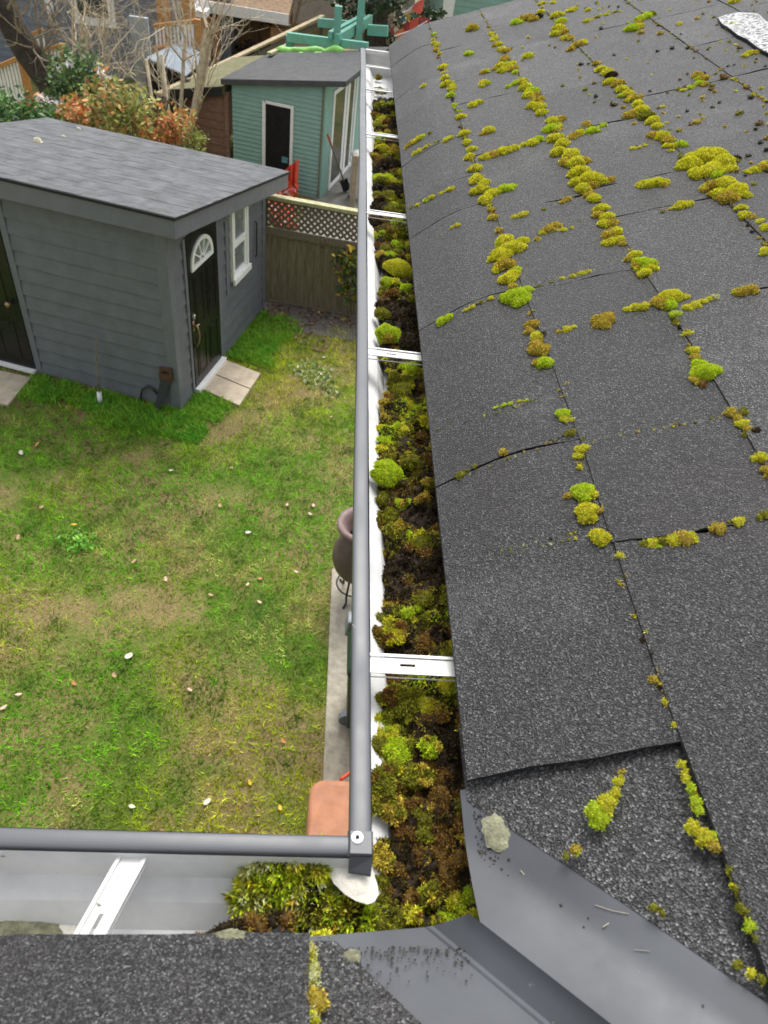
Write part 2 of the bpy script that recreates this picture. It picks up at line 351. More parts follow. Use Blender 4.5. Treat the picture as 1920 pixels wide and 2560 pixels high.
# fallen leaves
def leaf_mesh(c, sd):
    r = random.Random(sd); n = 9; V = [(0, 0, .012)]
    for k in range(n):
        t = 2 * math.pi * k / n; rr = (.5 + .12 * r.random()) * (1 if k else 1.15); V.append((rr * math.cos(t), rr * .62 * math.sin(t), r.uniform(0, .16)))
    me = bpy.data.meshes.new('fallen_leaf'); me.from_pydata(V, [], [[0, 1 + k, 1 + (k + 1) % n] for k in range(n)]); me.materials.append(pm('dead_leaf', c, .8, .35, 6)); return me
LM = [('pale pinkish', (.62, .45, .33)), ('white curled', (.60, .56, .47)), ('orange brown', (.52, .24, .08)), ('yellow', (.66, .44, .04)), ('tan', (.44, .29, .16))]
LMESH = [leaf_mesh(c, i) for i, (n_, c) in enumerate(LM)]
leafpts = [(278, 1417, 1, 1.5, 'alone on the green middle of the lawn'), (247, 1458, 4, 1.0, 'just below the big white leaf on the lawn'), (40, 1500, 0, .9, 'near the left edge of the frame on the lawn'), (8, 1528, 0, 1.0, 'cut by the left edge of the frame on the lawn'), (447, 1732, 1, 1.2, 'on the dry lawn just above the near gutter'), (285, 1742, 1, .9, 'left of another pale leaf above the near gutter'), (536, 1150, 1, 1.1, 'on the lawn left of the clay chimney pot'), (180, 1170, 1, .9, 'beside a bright clump on the lawn'), (40, 1160, 4, 1.2, 'on the left of the lawn among moss'), (370, 1016, 1, .9, 'on the lawn below the shed corner'), (160, 1133, 3, .9, 'on the lawn left of centre'), (80, 960, 2, 1.1, 'on the lawn in front of the left slab'), (45, 978, 1, 1.3, 'folded on the lawn in front of the left slab'), (475, 1092, 4, 1., 'on a bare patch of the lawn'), (677, 1092, 0, .9, 'on the lawn near the house gutter'), (670, 1110, 0, .9, 'on the lawn just below another leaf near the gutter'), (500, 1010, 4, .8, 'on the lawn right of the shed corner'), (620, 1090, 0, .8, 'on the lawn right of the bare patch'), (700, 772, 1, 1., 'on the grass in front of the fence'), (742, 690, 3, 1.5, 'on the gravel under the lattice fence'), (716, 900, 4, .8, 'on the grass below the fence corner'), (640, 1235, 0, .8, 'on the lawn left of the concrete path'), (562, 1250, 2, .9, 'on the yellow mossy lawn'), (535, 1262, 0, .8, 'on the yellow mossy lawn beside an orange one'), (358, 1250, 0, .9, 'in the middle of the lawn'), (90, 1095, 4, .9, 'on the left of the mossy lawn'), (290, 1212, 4, 1.1, 'on a bare brown patch of the lawn'), (605, 1745, 3, .9, 'at the lawn edge beside the orange brown box'), (612, 1600, 2, .9, 'on the lawn left of the path'), (410, 1490, 0, .8, 'on the straw coloured lawn'), (540, 1690, 3, .8, 'in the grass above the near gutter'), (672, 1745, 3, .9, 'at the path edge by the orange brown box'), (560, 1300, 0, .8, 'on the lawn beside the path middle'), (690, 660, 4, 1., 'on the gravel by the fence foot'), (620, 700, 4, 1., 'on the weeds by the shed side'), (160, 1475, 2, .9, 'on the left part of the lawn below the centre'), (455, 1285, 4, .9, 'on the lawn between two bare patches')]
for i, (x, y, k, s, where) in enumerate(leafpts):
    o = bpy.data.objects.new('fallen_leaf', LMESH[k]); COL.objects.link(o); p = onz(q(x, y), .03)
    o.location = p; o.scale = (.052 * s, .052 * s, .052 * s); o.rotation_euler = (random.uniform(-.3, .3), random.uniform(-.3, .3), random.uniform(0, 6.28))
    props(o, LM[k][0] + ' fallen leaf ' + where, 'leaf', 'fallen leaves on the lawn')

rr = np.random.default_rng(44); N = 900; lx = rr.uniform(-.95, .6, N); ly = rr.uniform(9.1, 10.4, N); kk = fbm(lx, ly, 2.5, 5) + .25 * (ly - 9.75) > .47; lx, ly = lx[kk], ly[kk]; N = len(lx); a_ = rr.uniform(0, 6.28, N); sz = rr.uniform(.012, .035, N)
u_ = np.stack([np.cos(a_), np.sin(a_), rr.normal(0, .25, N)], 1) * sz[:, None]; v_ = np.stack([-np.sin(a_), np.cos(a_), rr.normal(0, .25, N)], 1) * sz[:, None] * .6; p_ = np.stack([lx, ly, rr.uniform(.02, .04, N)], 1)
me = mesh_np('leaf_litter', np.stack([p_ - u_, p_ - v_, p_ + u_, p_ + v_], 1).reshape(-1, 3), ((np.arange(N) * 4)[:, None, None] + np.array([[0, 1, 2], [0, 2, 3]])[None]).reshape(-1, 3)); pc = np.array([(.16, .09, .05), (.28, .17, .09), (.38, .26, .16), (.10, .06, .04), (.55, .40, .10), (.45, .34, .28)])[rr.choice(6, N, p=[.3, .25, .15, .2, .05, .05])]; setcol(me, np.repeat(pc, 4, 0))
props(link('leaf_litter', me, M['leaf']), 'brown leaf litter scattered on the gravel and grass by the fence', None, None, 'stuff')
# ------------------------------------------------------------ the house: roof, valley, walls
XE, YE, ZE = .164, .165, 5.065
def smin(a, b, k=.02): return .5 * (a + b - np.sqrt((a - b) ** 2 + k * k))
def znear(d): return smin(.6 * d, .035 + .335 * d)
def zr(d, Y):
    t = np.clip((Y - .35) / .4, 0, 1); t = t * t * (3 - 2 * t)
    return znear(d) * (1 - t) + smin(.92 * d, .047 + .335 * d) * t
def map_main(d, Y): return np.stack([XE + d, Y, ZE + zr(d, Y)], -1)
def map_near(d, X): return np.stack([X, YE - d, ZE + znear(d)], -1)
def onroof(p):
    r = ray(p); r = r / np.linalg.norm(r); tt = np.linspace(.3, 6, 1800); P = C0 + r * tt[:, None]
    h = P[:, 2] - (ZE + zr(np.maximum(P[:, 0] - XE, -.03), P[:, 1])); i = int(np.argmax(h < 0)); a, b = tt[i - 1], tt[i]
    for _ in range(24):
        m = .5 * (a + b); w = C0 + r * m
        if w[2] < ZE + zr(max(w[0] - XE, -.03), w[1]): b = m
        else: a = m
    return C0 + r * a
VX = XE + YE                                     # valley line x + y = VX
def grid_sheet(mb, mp, d0, d1, a0, a1, nd, na, off, mat=0, thick=None, ej=0.0, seed=0, lift=0.0):
    r = np.random.default_rng(seed)
    d = np.linspace(d0, d1, nd)[:, None] * np.ones((1, na)); a = np.ones((nd, 1)) * np.linspace(a0, a1, na)[None]
    if ej:
        w = np.convolve(r.normal(0, 1, na + 6), np.ones(4) / 4, 'same')[3:-3]; d[0] += w * ej; a[:, 0] += np.convolve(r.normal(0, 1, nd + 4), np.ones(3) / 3, 'same')[2:-2] * ej * .7; a[:, -1] += np.convolve(r.normal(0, 1, nd + 4), np.ones(3) / 3, 'same')[2:-2] * ej * .7
    P = mp(d, a); P[..., 2] += off + lift * np.clip(1 - (d - d0) / (d1 - d0), 0, 1) ** 2
    base = len(mb.v); mb.v += [tuple(map(float, p)) for p in P.reshape(-1, 3)]
    for i in range(nd - 1):
        for j in range(na - 1):
            k = base + i * na + j; mb.f.append([k, k + 1, k + na + 1, k + na]); mb.m.append(mat)
    if thick:
        rim = [(0, j) for j in range(na)] + [(i, na - 1) for i in range(1, nd)] + [(nd - 1, j) for j in range(na - 2, -1, -1)] + [(i, 0) for i in range(nd - 2, 0, -1)]
        b2 = len(mb.v); mb.v += [tuple(map(float, P[i, j] - np.array([0, 0, thick]))) for i, j in rim]
        n = len(rim)
        for k in range(n):
            i0, j0 = rim[k]; i1, j1 = rim[(k + 1) % n]
            mb.f.append([base + i0 * na + j0, b2 + k, b2 + (k + 1) % n, base + i1 * na + j1]); mb.m.append(1)
house = thing('house', 'house with mossy dark shingle roof under the viewer', 'house', (1.2, 1.2, 0))
RAKE = 3.27
CUT_MAIN = [(Vector((.2235, .2235, 5)), Vector((-1, -1, 0)))]        # shingles kept where x + y > .447
CUT_NEAR = [(Vector((.105, .105, 5)), Vector((1, 1, 0)))]          # near roof kept where x + y < .21
ROWS = [lambda Y: -.002 + 0 * Y, lambda Y: .176 - .016 * np.minimum(Y, 2.1), lambda Y: .349 - .009 * np.minimum(Y, 2.5), lambda Y: .530 - .006 * np.minimum(Y, 2.5), lambda Y: .743 + 0 * Y, lambda Y: .94 + 0 * Y]
SEAMS = [[.298, .706, 1.113, 1.49, 1.655, 1.926, 2.298, 2.52, 2.94], [.10, .53, 1.10, 1.425, 1.76, 2.17, 2.40, 2.80], [.27, .62, .97, 1.30, 1.44, 1.78, 2.09, 2.62, 2.95], [.05, .45, .83, 1.39, 1.90, 2.24, 2.58, 2.95], [-.1, .3, .75, 1.12, 1.55, 1.90, 2.2, 2.55, 2.9], [.1, .5, .9, 1.3, 1.7, 2.05, 2.45, 2.8]]
while len(ROWS) < 14:
    k = .94 + .19 * (len(ROWS) - 5); ROWS.append(lambda Y, k=k: k + 0 * Y); SEAMS.append([x + random.uniform(-.1, .1) for x in np.arange(-.9, 3, .38)])
mb = MB(); sd_ = 0
for c in range(len(ROWS) - 1):
    s = sorted(SEAMS[c]); s = ([-.95, -.6, -.25] if c else []) + [x for x in s if x > (-.2 if c else -9)] + [RAKE]
    for i in range(len(s) - 1):
        a0, a1 = s[i], s[i + 1]
        if a1 - a0 < .05: continue
        sd_ += 1; gap = .0006 + .0008 * random.random(); na = max(5, int((a1 - a0) / .035)); na = min(na, 16)
        r0, r1 = ROWS[c], ROWS[c + 1]
        def mp(d, Y, r0=r0, r1=r1):
            D = r0(Y) + d * (r1(Y) - r0(Y)); return map_main(D, Y)
        grid_sheet(mb, mp, 0, 1.14, a0 + gap, a1 - gap, 12, na, .0035 + .0006 * random.random(), random.choice([0, 0, 2, 3]), .0045, .006 if c else .002, sd_, .0018 + .0006 * random.random())
mb.build('roof_shingles', [M['shingle'], M['asphalt_edge'], M['shingle2'], M['shingle3']], house, clip=CUT_MAIN, fixn=False)
mb = MB(); grid_sheet(mb, map_main, -.001, .6, -.9, .36, 16, 20, -.0065, 0, .005); mb.build('roof_starter_course', [M['shingle_low'], M['asphalt_edge']], house, clip=CUT_MAIN, fixn=False)
mb = MB(); grid_sheet(mb, map_main, .004, 2.62, -.95, RAKE - .004, 50, 50, -.013, 0, .008)
mb.build('roof_underlay', [M['asphalt_edge'], M['asphalt_edge']], house, clip=[(Vector((.19, .19, 5)), Vector((-1, -1, 0)))], fixn=False)
# near slope
mb = MB()
def mp_near0(d, X):
    e = np.where(X < .03, .009 - .012 * np.clip((X + .21) / .2, -.6, 1.1) + .0015 * np.sin(X * 43), 0); return map_near(d + e * np.clip(1 - d / .15, 0, 1), X)
xs = [-3.1, -2.6, -2.2, -1.75, -1.3, -.9, -.47, .024]
for c in range(7):
    d0 = 0 if c == 0 else .172 + .185 * (c - 1); d1 = .172 + .185 * c
    ss = xs if c == 0 else [x + random.uniform(-.12, .12) for x in np.arange(-3.1, 2.6, .38)]
    for i in range(len(ss) - 1):
        sd_ += 1; grid_sheet(mb, mp_near0 if c == 0 else map_near, d0, d1 + .025, ss[i] + .002, ss[i + 1] - .002, 9, 10, .004 + .002 * random.random(), 0, .0055, .005, sd_ + 500, .004)
mb.build('roof_shingles', [M['shingle'], M['asphalt_edge']], house, clip=CUT_NEAR, fixn=False)
mb = MB(); grid_sheet(mb, map_near, -.002, .5, -.2, 1.2, 14, 20, -.0065, 0, .005); mb.build('roof_starter_course', [M['shingle_low'], M['asphalt_edge']], house, clip=CUT_NEAR, fixn=False)
mb = MB(); grid_sheet(mb, map_near, .004, 1.5, -3.1, 2.6, 30, 30, -.013, 0, .008); mb.build('roof_underlay', [M['asphalt_edge'], M['asphalt_edge']], house, clip=[(Vector((.14, .14, 5)), Vector((1, 1, 0)))], fixn=False)
# ridge slope beyond and gable closure, walls, fascia, soffit
mb = MB(); xr_ = XE + 2.62; zr_ = ZE + .047 + .335 * 2.62
mb.hexa([(xr_, -1, zr_ - .03), (xr_ + 3, -1, zr_ - 1.1), (xr_ + 3, RAKE, zr_ - 1.1), (xr_, RAKE, zr_ - .03), (xr_, -1, zr_), (xr_ + 3, -1, zr_ - 1.05), (xr_ + 3, RAKE, zr_ - 1.05), (xr_, RAKE, zr_)])
mb.build('roof_far_slope', M['shingle'], house)
mb = MB(); mb.box((.19, .127, 4.90), (.212, RAKE - .06, 5.052)); mb.box((-3.1, .105, 4.90), (.188, .125, 5.052)); mb.build('fascia', M['shed_trim'], house)
mb = MB(); mb.box((.214, -3, 4.885), (.97, RAKE - .08, 4.898)); mb.box((-3.1, -.72, 4.885), (.212, .103, 4.898)); mb.build('soffit', M['wht'], house)
mb = MB(); mb.box((.97, -3, 0), (1.12, RAKE - .1, 4.99)); mb.box((-3.1, -.9, 0), (.968, -.72, 4.99)); mb.box((1.122, 3.02, 0), (5.6, RAKE - .12, 5.25)); mb.build('wall', M['grey_side'], house)
# valley flashing : pan following both slopes with a raised centre rib
def valley(s, t):
    # s: signed distance across the valley (main side +), t: distance up along the valley, plan coordinates
    x = XE + (t + s) / math.sqrt(2); y = YE - (t - s) / math.sqrt(2)
    d = np.where(s > 0, x - XE, YE - y); z = ZE + znear(np.maximum(d, -.02)) - .0075
    rib = np.where(s > 0.004, .024 * np.maximum(0, 1 - (s - .004) / .055) ** 1.5, .024 * np.clip(1 - (.004 - s) / .019, 0, 1)); return np.stack([x, y, z + rib - np.where(s < -.02, .002, 0)], -1)
tv = np.concatenate([np.linspace(-.16, .2, 60), np.linspace(.23, 2.2, 24)])
fbm_ = bmesh.new()
for sv, clips in ((np.concatenate([np.linspace(.004, .012, 3), np.linspace(.016, .07, 10), np.linspace(.08, .16, 6)]), [(Vector((XE - .006, 0, 5)), Vector((-1, 0, 0))), (Vector((0, .296, 5)), Vector((0, 1, 0)))]),
                  (np.array([-.16, -.13, -.1, -.07, -.045, -.03, -.0215, -.0195, -.016, -.006, .001, .004]), [(Vector((0, YE + .004, 5)), Vector((-.10, 1, 0)))])):
    Sg, Tg = np.meshgrid(sv, tv, indexing='ij'); P = valley(Sg, Tg); mb = MB(); mb.v = [tuple(map(float, p)) for p in P.reshape(-1, 3)]; nt_ = len(tv)
    for i in range(len(sv) - 1):
        for j in range(nt_ - 1): k = i * nt_ + j; mb.f.append([k, k + nt_, k + nt_ + 1, k + 1]); mb.m.append(0)
    fbm_.from_mesh(mb.mesh('part', clip=clips, fixn=False))
for f_ in fbm_.faces: f_.smooth = True
bmesh.ops.remove_doubles(fbm_, verts=fbm_.verts[:], dist=.0001)
for e_ in fbm_.edges:
    if len(e_.link_faces) == 2 and e_.calc_face_angle(0) > .5: e_.smooth = False
bmesh.ops.recalc_face_normals(fbm_, faces=fbm_.faces[:])
me = bpy.data.meshes.new('valley_flashing'); fbm_.to_mesh(me); fbm_.free()
fl = link('valley_flashing', me, M['flash'], house)
# scratches and grit on the flashing
def onval(p): return onz(p, ZE + .018)
mb = MB(); r_ = random.Random(3)
pv = zm(900, 1800, 1020 / 1659)
def on_main_low(p):
    w = onroof(p); return w
for a, b in (((965, 742), (1035, 765)), ((1035, 765), (1105, 778)), ((1128, 925), (1190, 930)), ((1045, 960), (1050, 985)), ((1070, 1010), (1150, 1015))):
    A = on_main_low(pv(*a)); B = on_main_low(pv(*b)); MB().beam(Vector(A) + Vector((0, 0, -.006)), Vector(B) + Vector((0, 0, -.006)), .0004, .0005).build('paint_scratch', M['conc'], fl)
def near_pt(x, y, off=0): return Vector(map_near(np.array(YE - y), np.array(x))) + Vector((0, 0, off))
mb = MB()
for k in range(320):
    e = abs(r_.gauss(0, .016)); 
    if r_.random() < .45:
        x = XE + e * .6 + .003; y = r_.uniform(.19, .28); w = map_main(np.array(x - XE), np.array(y))
    else:
        x = r_.uniform(.05, .15); y = YE - e * .8 - .002; w = map_near(np.array(YE - y), np.array(x))
    s = r_.uniform(.0002, .0007) * r_.choice([1, 1, 1, 1.6]); c = Vector(w) + Vector((0, 0, -.0062)); mb.box(c - Vector((s, s * .7, .001)), c + Vector((s, s * r_.uniform(.5, 1.2), s * .5)))
for k in range(40):
    x = r_.uniform(.2, .5); y = .329 - x + r_.uniform(-.02, .09)
    d = max(x - XE, YE - y) if x + y > VX else YE - y
    w = map_main(np.array(x - XE), np.array(y)) if x + y > VX else map_near(np.array(YE - y), np.array(x)); s = r_.uniform(.0003, .0009); c = Vector(w) + Vector((0, 0, -.0066)); mb.box(c - Vector((s, s, .002)), c + Vector((s, s, s)))
g_ = mb.build('grit', M['dirt'], fl); g_['kind'] = 'stuff'
mb = MB()
for k in range(34):
    x = r_.uniform(.18, .42); y = VX - x + r_.uniform(-.07, .09)
    if x + y > VX: w = map_main(np.array(x - XE), np.array(y))
    else: w = map_near(np.array(YE - y), np.array(x))
    s = r_.uniform(.0004, .0011); ss_ = s * r_.choice([1, 1, 2.5, 5]); c = Vector(w) + Vector((0, 0, -.0068)); a_ = r_.uniform(0, 3.1); dd_ = Vector((math.cos(a_), math.sin(a_), 0)); mb.beam(c - dd_ * ss_, c + dd_ * ss_, s, .0012)
g_ = mb.build('pale_scuffs', M['conc'], fl); g_['kind'] = 'stuff'
def blob(center, nrm, rx, ry, name, label, mat, cat, seed=0, h=.002, n=40, parent=None):
    r = np.random.default_rng(seed); nrm = Vector(nrm).normalized(); u = Vector((1, 0, 0)); u = (u - nrm * u.dot(nrm)).normalized(); v = nrm.cross(u); c = Vector(center); mb = MB()
    ph = r.uniform(0, 6.28, 6); rings = 5; mb.v.append(tuple(c + nrm * h))
    for i in range(1, rings + 1):
        for k in range(n):
            t = 2 * math.pi * k / n; w = 1 + .06 * math.sin(3 * t + ph[0]) + .05 * math.sin(5 * t + ph[1]) + .05 * math.sin(9 * t + ph[2]) + .04 * math.sin(14 * t + ph[3]); f = i / rings
            mb.v.append(tuple(c + (u * math.cos(t) * rx + v * math.sin(t) * ry) * (w * f) + nrm * (h * (1 - f ** 3) + (r.uniform(-.35, .35) * h if i < rings else -.0008))))
    for k in range(n): mb.f.append([0, 1 + k, 1 + (k + 1) % n]); mb.m.append(0)
    for i in range(rings - 1):
        for k in range(n): a = 1 + i * n + k; b = 1 + i * n + (k + 1) % n; mb.f.append([a, b, b + n, a + n][::1]); mb.m.append(0)
    o = mb.build(name, mat, parent, smooth=True)
    if label: props(o, label, cat)
    return o
nm = (-.33, 0, 1)
w = on_main_low(q(1080, 1790)); blob(w + np.array([0, 0, -.006]), nm, .015, .017, 'lichen_patch', 'round pale lichen rosette on the grey valley flashing', M['lichen'], 'lichen', 3, .0010)
w = on_main_low(q(1050, 1906)); blob(w + np.array([0, 0, -.006]), nm, .005, .006, 'lichen_patch', 'tiny pale lichen spot below the round lichen on the flashing', M['lichen'], 'lichen', 4, .0008)
w = onz(q(762, 2064), ZE - .003); blob(w, (0, .4, 1), .007, .006, 'lichen_patch', 'small lichen spot at the gutter edge of the near flashing', M['lichen'], 'lichen', 5, .002)
w = onz(q(90, 2077), ZE + .007); blob(w, (0, .5, 1), .020, .008, 'lichen_patch', 'pale green lichen on the shingle edge above the near gutter', M['lichen'], 'lichen', 6, .003)
w = onz(q(500, 2022), ZE + .005); blob(w, (0, .5, 1), .015, .006, 'lichen_patch', 'pale lichen at the shingle edge beside the hanging moss', M['lichen'], 'lichen', 7, .003)
# torn pale shingle and a lifted course, upper right
a = onroof(q(1545, 55)); b = onroof(q(1575, 48)); mb = MB()
pts = [(1546, 50), (1556, 64), (1572, 74), (1588, 87), (1610, 98), (1632, 116), (1659, 130), (1700, 158), (1700, 66), (1664, 62), (1650, 58), (1634, 42), (1605, 37), (1572, 41)]
W3 = [onroof(q(*p)) for p in pts]
cc = np.mean(W3, 0); top = [Vector(w) + Vector((0, 0, .013)) for w in W3]; bot = [Vector(w) + Vector((0, 0, .009)) for w in W3]
mb.face(top, 0); mb.face(bot[::-1], 1)
for i in range(len(pts)): j = (i + 1) % len(pts); mb.face([top[i], bot[i], bot[j], top[j]], 1)
mb.build('worn_shingle', [M['shingle_pale'], M['asphalt_edge']], house, fixn=False)

# ------------------------------------------------------------ rain gutter
GX, GY, GZ = .19, .125, 5.05                       # fascia planes and lip height
gut = thing('rain_gutter', 'grey rain gutter with white inside, full of moss on its long run', 'gutter', (.06, .245, 4.95))
PROF_IN = [(.002, 0.006), (.002, -.085), (.078, -.085), (.094, -.058), (.100, -.053), (.112, -.045), (.1165, -.002)]
def sweep(prof, name, mat, smooth=False, x0=-3.0, y1=RAKE - .02, seg=None):
    mb = MB(); n = len(prof)
    for d, z in prof: mb.v.append((x0, GY + d * .925, GZ + z))
    for d, z in prof: mb.v.append((GX - d, GY + d * .925, GZ + z))
    for d, z in prof: mb.v.append((GX - d, y1, GZ + z))
    for s in range(2):
        for i in range(n - 1): a = s * n + i; mb.f.append([a, a + 1, a + n + 1, a + n]); mb.m.append(0)
    return mb.build(name, mat, gut, smooth=smooth, fixn=False)
sweep(PROF_IN, 'trough', M['trough'])
PO = [(.136, .0), (.1365, -.012), (.121, -.045), (.108, -.056), (.100, -.062), (.083, -.089), (.0, -.089)]
sweep(PO, 'outer_face', M['lip'])
def lipprof(d0, d1, h):
    w = d1 - d0; pr = []
    for k in range(13):
        t = math.pi * (k / 12); pr.append((d0 + w / 2 - math.cos(t) * w / 2, -.004 + h * max(0, math.sin(t)) ** .38))
    return [(d0, -.010)] + pr + [(d1, -.012)]
lp = lipprof(.117, .137, .0058); n = len(lp)
mb = MB()
ys = np.linspace(GY + .109, RAKE - .015, 60)
for Y in ys:
    for d, z in lp: mb.v.append((GX - d + .0008 * math.sin(Y * 7.1) * min(1, Y), Y, GZ + z))
for s in range(len(ys) - 1):
    for i in range(n - 1): a = s * n + i; mb.f.append([a, a + 1, a + n + 1, a + n]); mb.m.append(0)
mb.f.append(list(range(n))); mb.m.append(0)
mb.build('lip', M['lip'], gut, smooth=False)
lp2 = lipprof(.110, .1268, .0050); mb = MB(); xs_ = np.linspace(-3, GX - .134, 40)
for X in xs_:
    for d, z in lp2: mb.v.append((X, GY + d + .0006 * math.sin(X * 9), GZ + z))
for s in range(len(xs_) - 1):
    for i in range(n - 1): a = s * n + i; mb.f.append([a, a + 1, a + n + 1, a + n]); mb.m.append(0)
mb.build('lip', M['lip'], gut)
# corner tab + rivet
mb = MB(); mb.hexa([(.0515, .2335, GZ - .001), (.0745, .2335, GZ - .001), (.0745, .256, GZ - .001), (.0515, .256, GZ - .001), (.0535, .2345, GZ + .0052), (.0728, .2345, GZ + .0048), (.0728, .254, GZ + .0048), (.0535, .254, GZ + .0052)])
mb.hexa([(.0535, .2245, GZ - .014), (.0735, .2215, GZ - .013), (.0735, .2333, GZ - .006), (.0535, .2333, GZ - .006), (.0535, .2255, GZ - .012), (.0735, .2225, GZ - .010), (.0735, .2333, GZ + .001), (.0535, .2333, GZ + .001)])
mb.build('corner_tab', M['lip'], gut, bev=.0012)
w = onz(q(772, 1809), GZ + .006); rv = MB(); rv.lathe((w[0], w[1], GZ + .0049), [(.0056, 0), (.0056, .0010), (.0048, .0018), (.0022, .0021), (.0019, .0010), (0.0001, .0010)], 24)
rv = rv.build('rivet', M['wht'], gut, smooth=True)
MB().lathe((w[0], w[1], GZ + .0063), [(.0016, 0), (.0015, .0006), (.0001, .0007)], 12).build('rivet_pin', M['dark'], rv)
for (x, y) in ((740, 1812), (742, 1822), (770, 1795), (800, 1812)):
    pass
# hangers : folded white strips with a slot
def hanger(y, slot=.046, tilt=0.0, main=True, half=.0125):
    mb = MB(); a0, a1 = (.018, .1185) if main else (.012, .111)
    sl, sw = .0085, .0018
    # local: s along from fascia, v across
    def P(s, v, z):
        if main: return (GX - s, y + v + tilt * (s - .06), GZ + z)
        return (y + v + tilt * (s - .06), GY + s, GZ + z)
    z0 = -.0075 if main else -.012; hz = .0014; e = half - .0035
    def quad(s0, s1, v0, v1, z=0): mb.hexa([P(s0, v0, z0 + z), P(s1, v0, z0 + z), P(s1, v1, z0 + z), P(s0, v1, z0 + z), P(s0, v0, z0 + z + hz), P(s1, v0, z0 + z + hz), P(s1, v1, z0 + z + hz), P(s0, v1, z0 + z + hz)])
    c = slot
    quad(a0, c - sl, -e, e); quad(c + sl, a1, -e, e); quad(c - sl, c + sl, -e, -sw); quad(c - sl, c + sl, sw, e)
    for sg in (-1, 1):
        quad(a0, a1, sg * e if sg > 0 else -half, half if sg > 0 else -e, .0022)
        quad(a0, a1, (half - .0008) if sg > 0 else -half, half if sg > 0 else -half + .0008, -.006); 
    return mb.build('hanger', M['white'], gut, fixn=True)
hs_ = []
for y, t in ((.4375, .0), (1.066, .04), (1.668, .05), (2.242, .0), (2.713, .0), (3.02, 0)):
    hs_.append(hanger(y, .075, t))
hanger(-.148, .055, .33, False, .0125)
mb = MB(); pr = [(GX - d, RAKE - .02, GZ + z) for d, z in PROF_IN]; mb.face(pr); mb.box((GX - .117, RAKE - .034, GZ - .012), (GX - .004, RAKE - .0205, GZ + .002)); mb.build('end_cap', M['white'], gut)
# sealant smear in the mitre and on the near trough floor
def sealp(pts, name, seed, zf, jit=.0015):
    r = random.Random(seed); W_ = [Vector(onz(q(*p), zf(i))) for i, p in enumerate(pts)]; c = sum(W_, Vector()) / len(W_); c.z += .004; mb = MB()
    mb.v.append(tuple(c)); n = len(W_)
    for f in (.35, .7, 1.0):
        for w in W_: v = c.lerp(w, f); v.z += (r.uniform(-1, 1) * jit if f < 1 else -.002); mb.v.append(tuple(v))
    for k in range(n): mb.f.append([0, 1 + k, 1 + (k + 1) % n]); mb.m.append(0)
    for i in range(2):
        for k in range(n): a = 1 + i * n + k; b = 1 + i * n + (k + 1) % n; mb.f.append([a, b, b + n, a + n]); mb.m.append(0)
    return mb.build(name, M['sealant'], gut, smooth=True)
sealp([(700, 1834), (745, 1838), (770, 1840), (800, 1855), (808, 1885), (816, 1910), (819, 1930), (810, 1946), (795, 1952), (770, 1945), (745, 1930), (720, 1905), (706, 1870)], 'sealant', 2, lambda i: GZ - .022)
blob(onz(q(38, 2020), GZ - .080), (0, 0, 1), .034, .021, 'lichen_patch', 'rough oval patch of lichen on the clean gutter floor', M['lichen'], 'lichen', 12, .0018)
blob(onz(q(15, 2022), GZ - .0815), (0, .1, 1), .066, .030, 'sealant', None, M['sealant'], None, 13, .0014, parent=gut)
w = onz(q(627, 1898), GZ - .07)

# ------------------------------------------------------------ moss
PAL = {'y': ([(.74, .68, .030), (.58, .58, .026), (.46, .52, .024), (.42, .25, .03), (.84, .80, .12)], [.32, .28, .2, .08, .12]),
       'g': ([(.46, .62, .02), (.60, .68, .03), (.32, .50, .02), (.70, .68, .06)], [.4, .3, .2, .1]),
       'b': ([(.42, .27, .05), (.60, .48, .06), (.25, .13, .035), (.74, .62, .07), (.40, .38, .04)], [.24, .24, .14, .22, .16]),
       'o': ([(.19, .20, .018), (.30, .30, .022), (.10, .10, .014), (.48, .45, .035)], [.35, .3, .2, .15]),
       'd': ([(.028, .019, .010), (.05, .031, .014), (.018, .013, .009), (.12, .10, .02)], [.35, .28, .22, .15]),
       'r': ([(.17, .075, .024), (.27, .145, .03), (.09, .045, .018), (.40, .30, .04)], [.35, .25, .2, .2]),
       'p': ([(.70, .70, .40), (.54, .56, .24), (.36, .40, .10)], [.4, .3, .3])}
